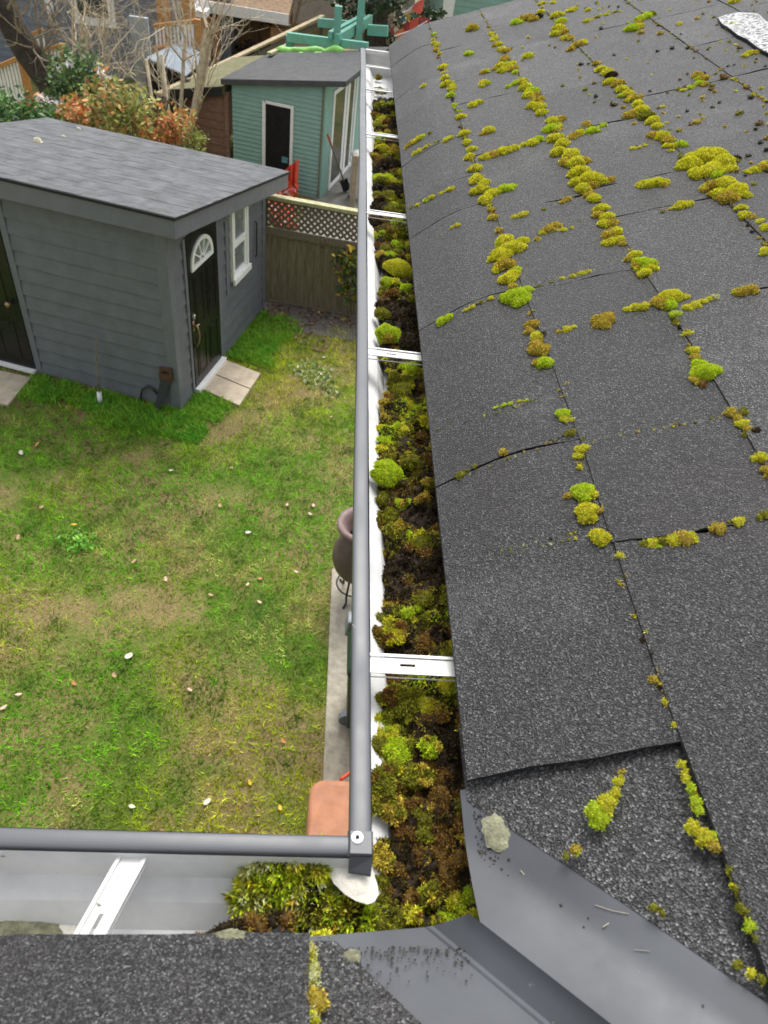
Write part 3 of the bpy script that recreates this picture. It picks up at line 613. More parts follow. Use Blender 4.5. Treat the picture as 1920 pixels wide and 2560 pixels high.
def dome_lumps(lumps, r):
    """lumps: (center, normal, rx, ry, h, class, sprig spacing, sprig length) -> verts, tris, colours"""
    V, T, C = [], [], []; nv = 0
    for (c, nrm, rx, ry, h, cl, sp, ln) in lumps:
        nrm = np.array(nrm) / np.linalg.norm(nrm); u = np.array([1., 0, 0]); u -= nrm * (u @ nrm); u /= np.linalg.norm(u); v = np.cross(nrm, u)
        a0 = r.uniform(0, 6.28); u, v = u * math.cos(a0) + v * math.sin(a0), v * math.cos(a0) - u * math.sin(a0)
        cols = np.array(PAL[cl][0]); pw = np.array(PAL[cl][1]); base = (cols * pw[:, None]).sum(0) * .5
        nr, na = 5, 14; ph = r.uniform(0, 6.28, 4)
        ring = []
        for i in range(nr + 1):
            el = (np.pi / 2) * (1 - i / nr) - (.15 if i == nr else 0)
            k = 1 if i == 0 else na; th = np.arange(k) * 2 * np.pi / k
            w = 1 + .14 * np.sin(2 * th + ph[0]) + .11 * np.sin(3 * th + ph[1]) + .08 * np.sin(5 * th + ph[2]) + r.normal(0, .035, k)
            ring.append(c + (np.cos(th) * math.cos(el) * rx * w)[:, None] * u + (np.sin(th) * math.cos(el) * ry * w)[:, None] * v + (math.sin(el) * h * (1 + r.normal(0, .05, k)))[:, None] * nrm)
        vv = np.concatenate(ring); V.append(vv); C.append(np.tile(base, (len(vv), 1)) * r.uniform(.7, 1.2, (len(vv), 1)))
        t = [[0, 1 + k, 1 + (k + 1) % na] for k in range(na)]
        for i in range(nr - 1):
            for k in range(na): a = 1 + i * na + k; b = 1 + i * na + (k + 1) % na; t += [[a, a + na, b + na], [a, b + na, b]]
        T.append(np.array(t) + nv); nv += len(vv)
        area = math.pi * (rx * ry + h * (rx + ry)); N = int(min(4200, max(14, area / sp ** 2)))
        z = r.uniform(.02, 1, N) ** .8; th = r.uniform(0, 2 * np.pi, N); ce = np.sqrt(1 - z * z)
        w = 1 + .14 * np.sin(2 * th + ph[0]) + .11 * np.sin(3 * th + ph[1]) + .08 * np.sin(5 * th + ph[2])
        pos = c + (np.cos(th) * ce * rx * w)[:, None] * u + (np.sin(th) * ce * ry * w)[:, None] * v + (z * h)[:, None] * nrm
        nn = (np.cos(th) * ce / rx)[:, None] * u + (np.sin(th) * ce / ry)[:, None] * v + (z / h)[:, None] * nrm; nn /= np.linalg.norm(nn, axis=1)[:, None]
        nn = nn + .35 * np.array([0, 0, 1]); nn /= np.linalg.norm(nn, axis=1)[:, None]
        ci = r.choice(len(cols), N, p=pw / pw.sum()); cc = cols[ci] * r.uniform(.65, 1.35, (N, 1))
        nb = 4
        for b in range(nb):
            d = nn + r.normal(0, .52, (N, 3)); d /= np.linalg.norm(d, axis=1)[:, None]
            s = np.cross(d, r.normal(0, 1, (N, 3))); s /= np.linalg.norm(s, axis=1)[:, None]
            L_ = ln * r.uniform(.5, 1.3, (N, 1)); wd = ln * .15 * r.uniform(.7, 1.4, (N, 1))
            b0 = pos - nn * ln * .15 + r.normal(0, sp * .25, (N, 3))
            mid = b0 + d * L_ * .5; tip = b0 + d * L_ + np.array([0, 0, -.12]) * L_
            vv = np.stack([b0, mid - s * wd, mid + s * wd, tip], 1).reshape(-1, 3)
            idx = (np.arange(N) * 4)[:, None, None] + np.array([[0, 1, 2], [1, 3, 2]])[None]; T.append(idx.reshape(-1, 3) + nv); V.append(vv); nv += len(vv)
            C.append(np.repeat(cc * r.uniform(.8, 1.2, (N, 1)), 4, 0))
    return np.concatenate(V), np.concatenate(T), np.clip(np.concatenate(C), 0, 1)
def moss_obj(name, lumps, seed, label=None, cat='moss', group=None, kind=None):
    V, T, C = dome_lumps(lumps, np.random.default_rng(seed)); me = mesh_np(name, V, T); setcol(me, C)
    return props(link(name, me, M['moss']), label, cat, group, kind)
def roof_n(P):
    d = P[0] - XE; e = .004; s = float((zr(d + e, P[1]) - zr(d - e, P[1])) / (2 * e)); n = np.array([-s, 0, 1.]); return n / np.linalg.norm(n)
def depth(P): return float((RW.T @ (P - C0))[2])
def roof_lumps(pts, r, squash=.62):
    out = []
    for p in pts:
        x, y, rad, cl = p
        P = onroof(q(x, y)); dp = depth(P); rr = rad * K * dp / F; nrm = roof_n(P)
        # the marked pixel is the middle of the cushion seen in the picture: step down its own height
        h = rr * squash; sp = max(.0016, .0014 * dp); ln = max(.0026, .0024 * dp) * (1 if rr > .010 else .8)
        P = onroof(q(x, y + rad * .35)); P = P + nrm * .004
        k = 1 + (rr > .012) + (rr > .02) * 2 + (rr > .03) * 2
        out.append((P, nrm, rr * r.uniform(.92, 1.05), rr * r.uniform(.85, 1.1), h, cl, sp, ln))
        for j in range(k):
            a = r.uniform(0, 6.28); f = rr * r.uniform(.5, .95); sub = rr * r.uniform(.35, .55)
            Q = P + np.array([math.cos(a) * f, math.sin(a) * f, 0]); Q[2] = ZE + float(zr(Q[0] - XE, Q[1])) + .004
            cl2 = cl if r.random() < .6 else r.choice(['y', 'b', 'g'])
            out.append((Q, nrm, sub, sub * r.uniform(.8, 1.2), sub * .75, cl2, sp, ln))
    for (x0, y0, r0, c0), (x1, y1, r1, c1) in zip(pts[:-1], pts[1:]):
        dd = math.hypot(x1 - x0, y1 - y0)
        if dd > 48 or dd < 4: continue
        for j in range(max(1, int(dd / 7))):
            t = r.uniform(0, 1); m = (r0 * (1 - t) + r1 * t) * r.uniform(.22, .6); x = x0 + (x1 - x0) * t + r.normal(0, 1.6); y = y0 + (y1 - y0) * t + r.normal(0, 1.6)
            P = onroof(q(x, y)); dp = depth(P); rr = m * K * dp / F
            out.append((P + np.array([0, 0, .003]), roof_n(P), rr * r.uniform(.8, 1.5), rr * r.uniform(.8, 1.3), rr * .5, r.choice([c0, c1, 'b', 'o']), max(.0018, .0015 * dp), max(.0025, .0023 * dp)))
    return out
MOSS = [
 ('bright green moss patch on the triangular shingle above the flashing', [(1288, 1748, 22, 'g'), (1312, 1735, 22, 'y'), (1300, 1768, 20, 'g'), (1330, 1715, 12, 'y')]),
 ('tiny moss dots in a line above the bright green triangular patch', [(1336, 1692, 9, 'y'), (1344, 1670, 6, 'b')]),
 ('small brown moss tuft at the cut edge of the triangular shingle', [(1246, 1836, 11, 'b'), (1225, 1850, 7, 'o')]),
 ('narrow green moss strip in the joint right of the triangular shingle', [(1473, 1652, 8, 'y'), (1480, 1680, 9, 'y'), (1492, 1705, 10, 'g'), (1502, 1735, 12, 'g'), (1508, 1752, 10, 'g')]),
 ('yellow moss tuft in the joint right of the triangle below a green strip', [(1497, 1788, 16, 'y'), (1522, 1808, 20, 'y'), (1538, 1826, 14, 'b')]),
 ('dark moss strip in the lowest right joint near the flashing', [(1575, 1880, 8, 'o'), (1588, 1920, 9, 'o'), (1604, 1965, 12, 'o'), (1620, 2000, 12, 'g'), (1632, 2028, 8, 'o')]),
 ('small green moss on the shingle edge over the right flashing', [(1415, 1963, 9, 'o'), (1432, 1975, 6, 'o')]),
 ('small mossy bits on the shingle edge at the frame corner', [(1590, 2085, 8, 'o'), (1622, 2104, 9, 'y'), (1645, 2118, 8, 'o')]),
 ('short line of brown moss specks low in the first joint', [(1390, 1385, 6, 'd'), (1412, 1470, 9, 'b'), (1426, 1480, 6, 'b'), (1438, 1520, 6, 'y'), (1457, 1570, 5, 'y')]),
 ('rounded yellow moss cushion at the lower end of the first joint', [(1297, 1160, 21, 'y')]),
 ('pair of touching round moss cushions in the first joint', [(1268, 1106, 25, 'y'), (1259, 1063, 23, 'g')]),
 ('little brown moss tuft left of the paired cushions', [(1228, 1073, 9, 'b')]),
 ('ragged yellow moss tuft above the paired cushions', [(1258, 972, 14, 'y'), (1248, 988, 9, 'y'), (1252, 1012, 6, 'y')]),
 ('small dark moss button above the ragged tuft in the first joint', [(1232, 938, 11, 'o')]),
 ('single round green moss ball in the first joint', [(1217, 896, 16, 'g'), (1219, 908, 10, 'y')]),
 ('tall brown and green moss cluster in the first joint', [(1150, 703, 15, 'b'), (1144, 718, 10, 'b'), (1160, 728, 14, 'y'), (1165, 757, 20, 'b'), (1158, 745, 14, 'b'), (1177, 785, 19, 'g')]),
 ('large knobbly yellow moss ridge ending in a green ball on the first joint', [(1112, 640, 27, 'g'), (1098, 603, 18, 'y'), (1112, 595, 14, 'y'), (1092, 572, 22, 'b'), (1085, 550, 22, 'y'), (1108, 535, 24, 'y'), (1130, 522, 12, 'y'), (1068, 560, 12, 'y'), (1090, 520, 18, 'y'), (1078, 500, 9, 'b'), (1140, 628, 12, 'g'), (1118, 585, 10, 'g')]),
 ('thin moss line running right from the green ball on the first joint', [(1165, 622, 5, 'o'), (1190, 614, 4, 'o'), (1215, 605, 5, 'y'), (1238, 600, 6, 'y'), (1258, 594, 7, 'y'), (1272, 590, 5, 'y')]),
 ('flat oval green cushion near the eave above the third hanger', [(957, 695, 13, 'g'), (972, 688, 11, 'g')]),
 ('thin moss line between the oval green cushion and the first joint', [(1008, 673, 5, 'y'), (1022, 666, 6, 'y'), (1040, 657, 5, 'o'), (1062, 648, 6, 'y')]),
 ('faint moss streak along the shingle face near the eave', [(1075, 883, 4, 'g'), (1090, 879, 5, 'g'), (1105, 875, 5, 'g'), (1122, 871, 4, 'y'), (1140, 868, 4, 'y')]),
 ('small brown moss button in the lower shingle joint near the eave', [(1089, 979, 10, 'b')]),
 ('dim moss smudge in the lower shingle joint near the eave', [(999, 1028, 10, 'o'), (1030, 1010, 5, 'o')]),
 ('long yellow moss ridge with a green side branch on the first joint', [(1066, 472, 10, 'b'), (1062, 455, 9, 'b'), (1050, 432, 16, 'y'), (1062, 420, 14, 'y'), (1035, 412, 16, 'y'), (1046, 398, 14, 'y'), (1030, 388, 15, 'y'), (1028, 365, 13, 'y'), (1016, 340, 11, 'y'), (1020, 325, 10, 'y'), (1010, 310, 10, 'y'), (1003, 290, 11, 'y'), (1090, 410, 15, 'g'), (1106, 406, 10, 'g'), (1076, 416, 12, 'y')]),
 ('fat yellow moss branch bridging the first and second joints', [(1048, 342, 12, 'y'), (1068, 335, 13, 'b'), (1090, 328, 15, 'y'), (1110, 323, 12, 'y'), (1132, 315, 8, 'y'), (1152, 310, 12, 'y'), (1165, 303, 10, 'g')]),
 ('small yellow moss clump above the long ridge of the first joint', [(996, 255, 10, 'y'), (983, 230, 7, 'g')]),
 ('yellow and green moss chain high in the first joint', [(975, 208, 9, 'g'), (978, 192, 11, 'y'), (966, 183, 12, 'y'), (962, 170, 9, 'y'), (960, 146, 8, 'y'), (952, 148, 6, 'y')]),
 ('thin brown topmost moss chain of the first joint', [(946, 100, 7, 'y'), (942, 110, 6, 'b'), (938, 95, 6, 'y'), (950, 120, 5, 'b'), (940, 76, 5, 'g')]),
 ('thin yellow moss strip in an eave joint above the fourth hanger', [(975, 411, 8, 'y'), (935, 428, 7, 'y'), (922, 435, 6, 'g'), (905, 445, 5, 'y'), (890, 452, 4, 'o')]),
 ('brown tipped moss strip in the upper of two far eave joints', [(882, 318, 7, 'b'), (892, 310, 8, 'b'), (905, 302, 9, 'y'), (915, 297, 7, 'g'), (930, 290, 4, 'o')]),
 ('yellow moss strip in the lower of two far eave joints', [(898, 333, 6, 'y'), (908, 328, 7, 'y'), (922, 320, 5, 'y'), (965, 304, 7, 'y'), (975, 300, 6, 'y')]),
 ('short moss streak on the shingle face near the middle eave', [(978, 494, 4, 'y'), (990, 489, 6, 'y')]),
 ('single moss dot in a far eave joint', [(917, 187, 6, 'y')]),
 ('yellow moss cushion alone on the shingle left of the second joint', [(1022, 229, 11, 'y'), (1034, 224, 9, 'y')]),
 ('brown edged moss ball alone on the shingle left of the second joint', [(1057, 283, 13, 'y'), (1050, 290, 9, 'b')]),
 ('small yellow moss cushion alone near the top of the first course', [(1045, 183, 12, 'y')]),
 ('small bright green cushion lying alone high on the first course', [(1013, 118, 9, 'g')]),
 ('flat yellow cushion just left of the far second joint', [(1141, 123, 11, 'y')]),
 ('small brown moss ball near the far roof edge', [(1021, 62, 13, 'b'), (1014, 66, 8, 'b')]),
 ('thin moss chain at the very top of the second joint', [(1062, 75, 6, 'y'), (1068, 86, 7, 'y'), (1078, 97, 8, 'y'), (1070, 100, 6, 'b'), (1083, 108, 8, 'y'), (1092, 112, 9, 'b')]),
 ('brown and yellow moss mound high in the second joint', [(1090, 130, 11, 'b'), (1083, 143, 11, 'y'), (1098, 145, 12, 'y'), (1110, 150, 11, 'b'), (1085, 155, 9, 'y'), (1106, 140, 9, 'y'), (1114, 158, 7, 'g')]),
 ('small moss tufts strung left of the mound on the second joint', [(1050, 157, 8, 'y'), (1043, 160, 6, 'b'), (1068, 152, 6, 'b')]),
 ('curved green and yellow moss ridge in the middle second joint', [(1098, 190, 6, 'g'), (1115, 182, 8, 'g'), (1130, 178, 11, 'y'), (1136, 190, 13, 'y'), (1150, 198, 14, 'g'), (1143, 207, 12, 'y'), (1160, 218, 13, 'b'), (1165, 232, 14, 'y'), (1150, 230, 12, 'y'), (1170, 245, 12, 'y'), (1162, 205, 8, 'b')]),
 ('long lumpy moss ridge crowned by a big dome in the second joint', [(1195, 262, 13, 'y'), (1190, 280, 15, 'g'), (1213, 260, 11, 'b'), (1200, 300, 16, 'y'), (1215, 312, 16, 'y'), (1207, 330, 18, 'y'), (1232, 335, 18, 'y'), (1225, 352, 16, 'b'), (1245, 352, 20, 'y'), (1262, 350, 14, 'b'), (1250, 372, 20, 'y'), (1277, 388, 30, 'y'), (1245, 395, 14, 'y'), (1318, 392, 11, 'b'), (1262, 408, 18, 'y'), (1283, 430, 15, 'y'), (1270, 425, 10, 'b')]),
 ('short moss branch pointing right from the top of the lumpy ridge', [(1240, 296, 12, 'b'), (1252, 290, 12, 'y'), (1265, 270, 9, 'b'), (1278, 285, 13, 'g'), (1303, 273, 8, 'g')]),
 ('brown moss chain below the big dome of the second joint', [(1298, 452, 14, 'y'), (1290, 466, 12, 'b'), (1312, 470, 14, 'y'), (1305, 485, 14, 'y'), (1322, 485, 14, 'b'), (1332, 502, 14, 'y'), (1315, 508, 14, 'b'), (1338, 520, 12, 'y'), (1320, 525, 13, 'y'), (1345, 530, 8, 'b'), (1305, 528, 8, 'y')]),
 ('large cushion of brown and green moss at the lower second joint', [(1370, 553, 13, 'y'), (1358, 562, 10, 'b'), (1392, 570, 22, 'g'), (1380, 575, 16, 'b'), (1405, 582, 14, 'y'), (1392, 592, 14, 'y')]),
 ('thin moss strip left of the brown chain under the second joint', [(1225, 433, 9, 'b'), (1215, 440, 6, 'b'), (1130, 466, 11, 'y'), (1112, 472, 7, 'y'), (1175, 456, 4, 'o')]),
 ('brown hollow moss tuft on the shingle below the thin strip', [(1185, 498, 13, 'b'), (1200, 490, 12, 'b'), (1172, 505, 8, 'y'), (1218, 500, 7, 'y'), (1162, 520, 7, 'b'), (1235, 496, 4, 'y')]),
 ('cross shaped moss cushion where the second joint meets a seam', [(1440, 643, 22, 'y'), (1458, 640, 18, 'y'), (1428, 655, 18, 'b'), (1445, 660, 16, 'g'), (1458, 682, 12, 'g'), (1461, 698, 8, 'o'), (1468, 712, 5, 'd'), (1470, 645, 14, 'y')]),
 ('pale tipped moss strip running right from the cross shaped cushion', [(1485, 668, 12, 'y'), (1500, 662, 12, 'y'), (1518, 655, 9, 'y'), (1532, 650, 7, 'y'), (1545, 645, 9, 'p')]),
 ('flat brown moss cushion at the right end of the seam', [(1603, 632, 16, 'b'), (1622, 628, 15, 'b'), (1590, 634, 10, 'y')]),
 ('yellow moss strip running left from the cross shaped cushion', [(1390, 664, 13, 'y'), (1372, 666, 12, 'y'), (1355, 672, 8, 'y')]),
 ('round brown moss cushion between the first and second joints', [(1295, 694, 18, 'b'), (1312, 690, 18, 'b'), (1302, 700, 16, 'b')]),
 ('small ragged moss tufts right of the tall brown cluster', [(1225, 714, 10, 'y'), (1207, 720, 7, 'b'), (1240, 710, 6, 'y')]),
 ('bright green ball with a brown skirt at the lower second joint', [(1525, 803, 27, 'g'), (1510, 790, 16, 'g'), (1500, 824, 10, 'b'), (1515, 832, 10, 'r'), (1497, 760, 13, 'y'), (1502, 775, 12, 'b')]),
 ('dark ragged moss clump at the right end of the second joint', [(1578, 893, 13, 'b'), (1605, 893, 12, 'o'), (1592, 905, 10, 'b'), (1602, 918, 12, 'y'), (1632, 934, 9, 'd'), (1612, 930, 9, 'b')]),
 ('yellow moss clump touching the right frame edge', [(1645, 990, 14, 'y'), (1630, 994, 9, 'y'), (1654, 1018, 12, 'b')]),
 ('long low moss bar on the lower seam at right', [(1392, 1178, 9, 'o'), (1410, 1175, 13, 'y'), (1430, 1172, 12, 'o'), (1455, 1168, 16, 'y'), (1475, 1163, 19, 'b'), (1492, 1162, 13, 'y')]),
 ('reddish moss button right of the long low bar', [(1552, 1143, 15, 'b'), (1545, 1150, 9, 'r')]),
 ('small yellow moss button near the right end of the lower seam', [(1594, 1130, 12, 'y')]),
 ('dim moss tuft at the right frame edge on the lower seam', [(1650, 1115, 10, 'o'), (1640, 1122, 7, 'o')]),
 ('brown headed moss ridge in the upper third joint', [(1288, 140, 8, 'b'), (1298, 152, 11, 'y'), (1310, 158, 12, 'y'), (1322, 165, 12, 'd'), (1318, 178, 12, 'y'), (1335, 182, 13, 'b'), (1342, 195, 13, 'y'), (1355, 205, 13, 'y'), (1368, 214, 13, 'b'), (1378, 226, 11, 'y'), (1360, 218, 9, 'y')]),
 ('thick yellow brown moss ridge in the middle third joint', [(1362, 250, 14, 'b'), (1385, 238, 14, 'y'), (1395, 252, 16, 'o'), (1410, 262, 14, 'y'), (1420, 275, 12, 'y'), (1412, 294, 12, 'b'), (1430, 295, 16, 'y'), (1442, 305, 13, 'b'), (1470, 315, 13, 'g'), (1455, 318, 10, 'y'), (1440, 318, 9, 'y')]),
 ('largest domed moss cushion on the roof in the third joint', [(1490, 352, 24, 'y'), (1520, 338, 30, 'y'), (1545, 336, 26, 'y'), (1562, 350, 24, 'y'), (1535, 368, 26, 'y'), (1505, 376, 20, 'y'), (1475, 362, 14, 'y'), (1590, 345, 9, 'd'), (1575, 368, 14, 'y')]),
 ('second large moss dome just below the largest one', [(1540, 402, 20, 'b'), (1567, 398, 26, 'y'), (1590, 412, 24, 'y'), (1572, 428, 22, 'b'), (1550, 420, 18, 'y'), (1605, 425, 14, 'y'), (1520, 410, 10, 'y')]),
 ('yellow moss chain at the right frame edge below the large domes', [(1600, 452, 12, 'y'), (1608, 468, 14, 'y'), (1622, 472, 10, 'b'), (1640, 482, 9, 'y'), (1655, 495, 15, 'y'), (1652, 545, 13, 'y')]),
 ('flat oval yellow cushion left of the large domes', [(1400, 400, 17, 'y'), (1420, 396, 18, 'y'), (1435, 398, 12, 'y'), (1380, 403, 9, 'y')]),
 ('small yellow cushion below the flat oval one', [(1470, 446, 13, 'y'), (1488, 443, 10, 'y'), (1450, 455, 5, 'y'), (1432, 462, 4, 'o')]),
 ('yellow moss strip running right from the large domes to the frame edge', [(1615, 375, 9, 'y'), (1630, 370, 12, 'y'), (1645, 364, 14, 'b'), (1657, 358, 14, 'y')]),
 ('thin moss streak above the large domes', [(1380, 322, 5, 'y'), (1395, 318, 4, 'y'), (1365, 324, 6, 'y'), (1440, 270, 4, 'y')]),
 ('brown moss clump alone at a seam end near the third joint', [(1247, 99, 12, 'b'), (1257, 95, 10, 'y'), (1235, 108, 8, 'b')]),
 ('moss clump on the far third joint below the roof edge', [(1203, 35, 12, 'y'), (1212, 48, 12, 'g'), (1207, 62, 12, 'y'), (1200, 75, 11, 'y'), (1218, 70, 10, 'b'), (1230, 85, 9, 'b'), (1218, 85, 8, 'y')]),
 ('brown and green moss clump near the far roof edge', [(1115, 50, 11, 'g'), (1128, 43, 10, 'b'), (1142, 40, 12, 'b'), (1152, 43, 10, 'b'), (1163, 38, 9, 'd'), (1168, 28, 8, 'y')]),
 ('small yellow moss dots along the far roof edge', [(1232, 25, 8, 'y'), (1240, 22, 7, 'y'), (1170, 10, 6, 'y'), (1195, 8, 6, 'y'), (1270, 24, 6, 'y')]),
 ('thin moss streak at the top between third and fourth joints', [(1268, 48, 7, 'y'), (1290, 40, 5, 'o'), (1310, 34, 5, 'y'), (1330, 28, 4, 'o')]),
 ('round green cushion on the dark moss free fourth joint', [(1365, 63, 14, 'g'), (1378, 60, 11, 'y'), (1385, 72, 7, 'b')]),
 ('second green cushion just above the round one on the fourth joint', [(1385, 42, 10, 'g'), (1398, 36, 11, 'g'), (1408, 32, 8, 'o'), (1380, 50, 7, 'b')]),
 ('tufted brown and green moss on a seam below the fourth joint', [(1505, 165, 11, 'b'), (1518, 172, 11, 'b'), (1508, 182, 9, 'g'), (1492, 192, 7, 'g'), (1475, 198, 6, 'y'), (1522, 185, 8, 'b')]),
 ('small yellow moss tuft on the pale worn shingle', [(1580, 58, 10, 'y'), (1588, 62, 8, 'y'), (1574, 64, 6, 'g')]),
 ('long yellow moss tuft under the pale worn shingle', [(1608, 124, 8, 'y'), (1618, 118, 9, 'y'), (1630, 117, 8, 'b')]),
 ('yellow moss tuft near the top right corner of the frame', [(1583, 7, 9, 'y'), (1592, 4, 7, 'b')]),
 ('small yellow moss tuft alone between fourth joint and pale shingle', [(1467, 55, 7, 'y')]),
]
for i, (lab, pts) in enumerate(MOSS):
    r = np.random.default_rng(900 + i); moss_obj('moss_clump', roof_lumps(pts, r), 300 + i, lab, 'moss', 'moss cushions on the shingles')
# crumbs of moss strewn over the upper courses: uncountable
r = np.random.default_rng(5); lum = []
for k in range(420):
    px, py = r.uniform(1000, 1659), r.uniform(0, 420)
    if py > 60 + (px - 1000) * .62 or r.random() > .25 + .75 * (px - 1000) / 659: continue
    P = onroof(q(px, py))
    if P[1] > RAKE - .05 or P[1] < .3: continue
    s = abs(r.normal(0, .0028)) + .0014; lum.append((P + np.array([0, 0, .004]), (0, 0, 1), s, s, s * .7, r.choice(['b', 'y', 'r', 'd', 'o']), .004, .004))
for k in range(520):   # in the joints
    c = r.integers(1, 5); Y = r.uniform(.35, 3.2); d = float(ROWS[c](Y)) + r.normal(0, .003); P = map_main(np.array(d), np.array(Y)); s = abs(r.normal(0, .0022)) + .0012
    lum.append((P + np.array([0, 0, .003]), (0, 0, 1), s, s, s * .7, r.choice(['b', 'd', 'o', 'r', 'y']), .004, .0036))
for (x0, y0, x1, y1, n_) in ((940, 937, 1175, 864, 60), (1060, 1200, 1250, 1152, 30), (1240, 966, 1560, 905, 60), (955, 1050, 1225, 946, 50), (1020, 665, 1090, 640, 25), (1120, 625, 1290, 585, 45), (1150, 525, 1260, 480, 30), (1360, 470, 1520, 440, 40), (1105, 475, 1240, 430, 30), (1330, 1190, 1659, 1112, 50), (1250, 1165, 950, 1240, 20), (890, 545, 1000, 488, 30), (1370, 325, 1480, 285, 35), (1180, 310, 1330, 270, 40)):
    for k in range(int(n_ * .45)):
        t = r.random(); P = onroof(q(x0 + (x1 - x0) * t + r.normal(0, 1.5), y0 + (y1 - y0) * t + r.normal(0, 1.8))); s = abs(r.normal(0, .0008)) + .0005
        lum.append((P + np.array([0, 0, .0036]), (0, 0, 1), s * 1.5, s * 1.5, s * .6, r.choice(['o', 'p', 'b', 'd', 'y'], p=[.35, .1, .2, .25, .1]), .0026, .0014))
moss_obj('moss_crumbs', lum, 77, 'moss crumbs and brown specks strewn over the upper shingles', None, None, 'stuff')
SEAL = [q(*p) for p in [(690, 1834), (745, 1838), (770, 1840), (805, 1850), (816, 1885), (826, 1915), (822, 1948), (800, 1962), (770, 1947), (745, 1932), (718, 1905), (700, 1870)]]
def proj(P): v = RW.T @ (np.array(P) - C0); return CX + F * v[0] / v[2], CY + F * v[1] / v[2]
def pip(x, y, P):
    ins = False; j = len(P) - 1
    for i in range(len(P)):
        if (P[i][1] > y) != (P[j][1] > y) and x < (P[j][0] - P[i][0]) * (y - P[i][1]) / (P[j][1] - P[i][1]) + P[i][0]: ins = not ins
        j = i
    return ins
# moss mat filling the gutter
r = np.random.default_rng(21); lum = []
def edge(y): return .099 + .009 * math.sin(y * 5.3 + 1) + .007 * math.sin(y * 13.7) + .005 * math.sin(y * 31) - (.018 if .46 < y < .56 else 0) - (.016 if .36 < y < .425 else 0)
def mat_h(x, y):
    fx = (x - .06) / .13; h = GZ - .064 + .022 * fx + .030 * (fbm(x, y, 42, 2, 3) - .5) + .016 * (fbm(x, y, 120, 7, 2) - .5)
    return h - np.where(y > 2.3, .014, 0)
ys_ = np.concatenate([r.uniform(.14, .42, 260), r.uniform(.14, .9, 330), r.uniform(.9, 2.78, 700)])
def mat_class(x, y, r):
    v = float(fbm(np.array([x]), np.array([y]), 17, 61, 3)[0]) + r.normal(0, .05) + (.10 if y < .34 else .06 if y < .5 else 0)
    return 'd' if v < .44 else 'r' if v < .51 else 'b' if v < .54 else 'o' if v < .67 else 'y' if v < .715 else 'g'
for y in ys_:
    big = r.random() ** 2; rad = (.0035 + .0085 * big) * (1 + .45 * min(1, max(0, y - .8)))
    lo = edge(y) if y > .26 else .062
    x = r.uniform(lo + rad * .8, .19 - rad * .3) if r.random() < .85 else lo + rad * r.uniform(.6, 1.0)
    if y > 2.35 and x < .10 + (y - 2.35) * .03: continue
    if y < .27 and pip(*proj((x, y, GZ - .04)), SEAL): continue
    z = float(mat_h(np.array(x), np.array(y))) - .002
    far = max(1., y / 1.0); tl = np.array([r.normal(0, .4), r.normal(-.1, .4), 1.])
    lum.append((np.array([x, y, z]), tl, rad * r.uniform(.8, 1.35), rad * r.uniform(.8, 1.35), rad * r.uniform(.5, .95), mat_class(x, y, r), .0021 * max(1, far * .72), .0032 * max(1, far * .6) * r.uniform(.8, 1.35)))
for k in range(120):
    x = r.uniform(-.04, .075); y = r.uniform(.135, .178)
    if pip(*proj((x, y, GZ - .05)), SEAL): continue
    lum.append((np.array([x, y, GZ - .066 + .012 * r.random()]), np.array([r.normal(0, .3), r.normal(0, .3), 1]), .007, .008, .008, r.choice(['d', 'd', 'r', 'o', 'b']), .0034, .005))
V, T, C = dome_lumps(lum, r); n0 = len(V)
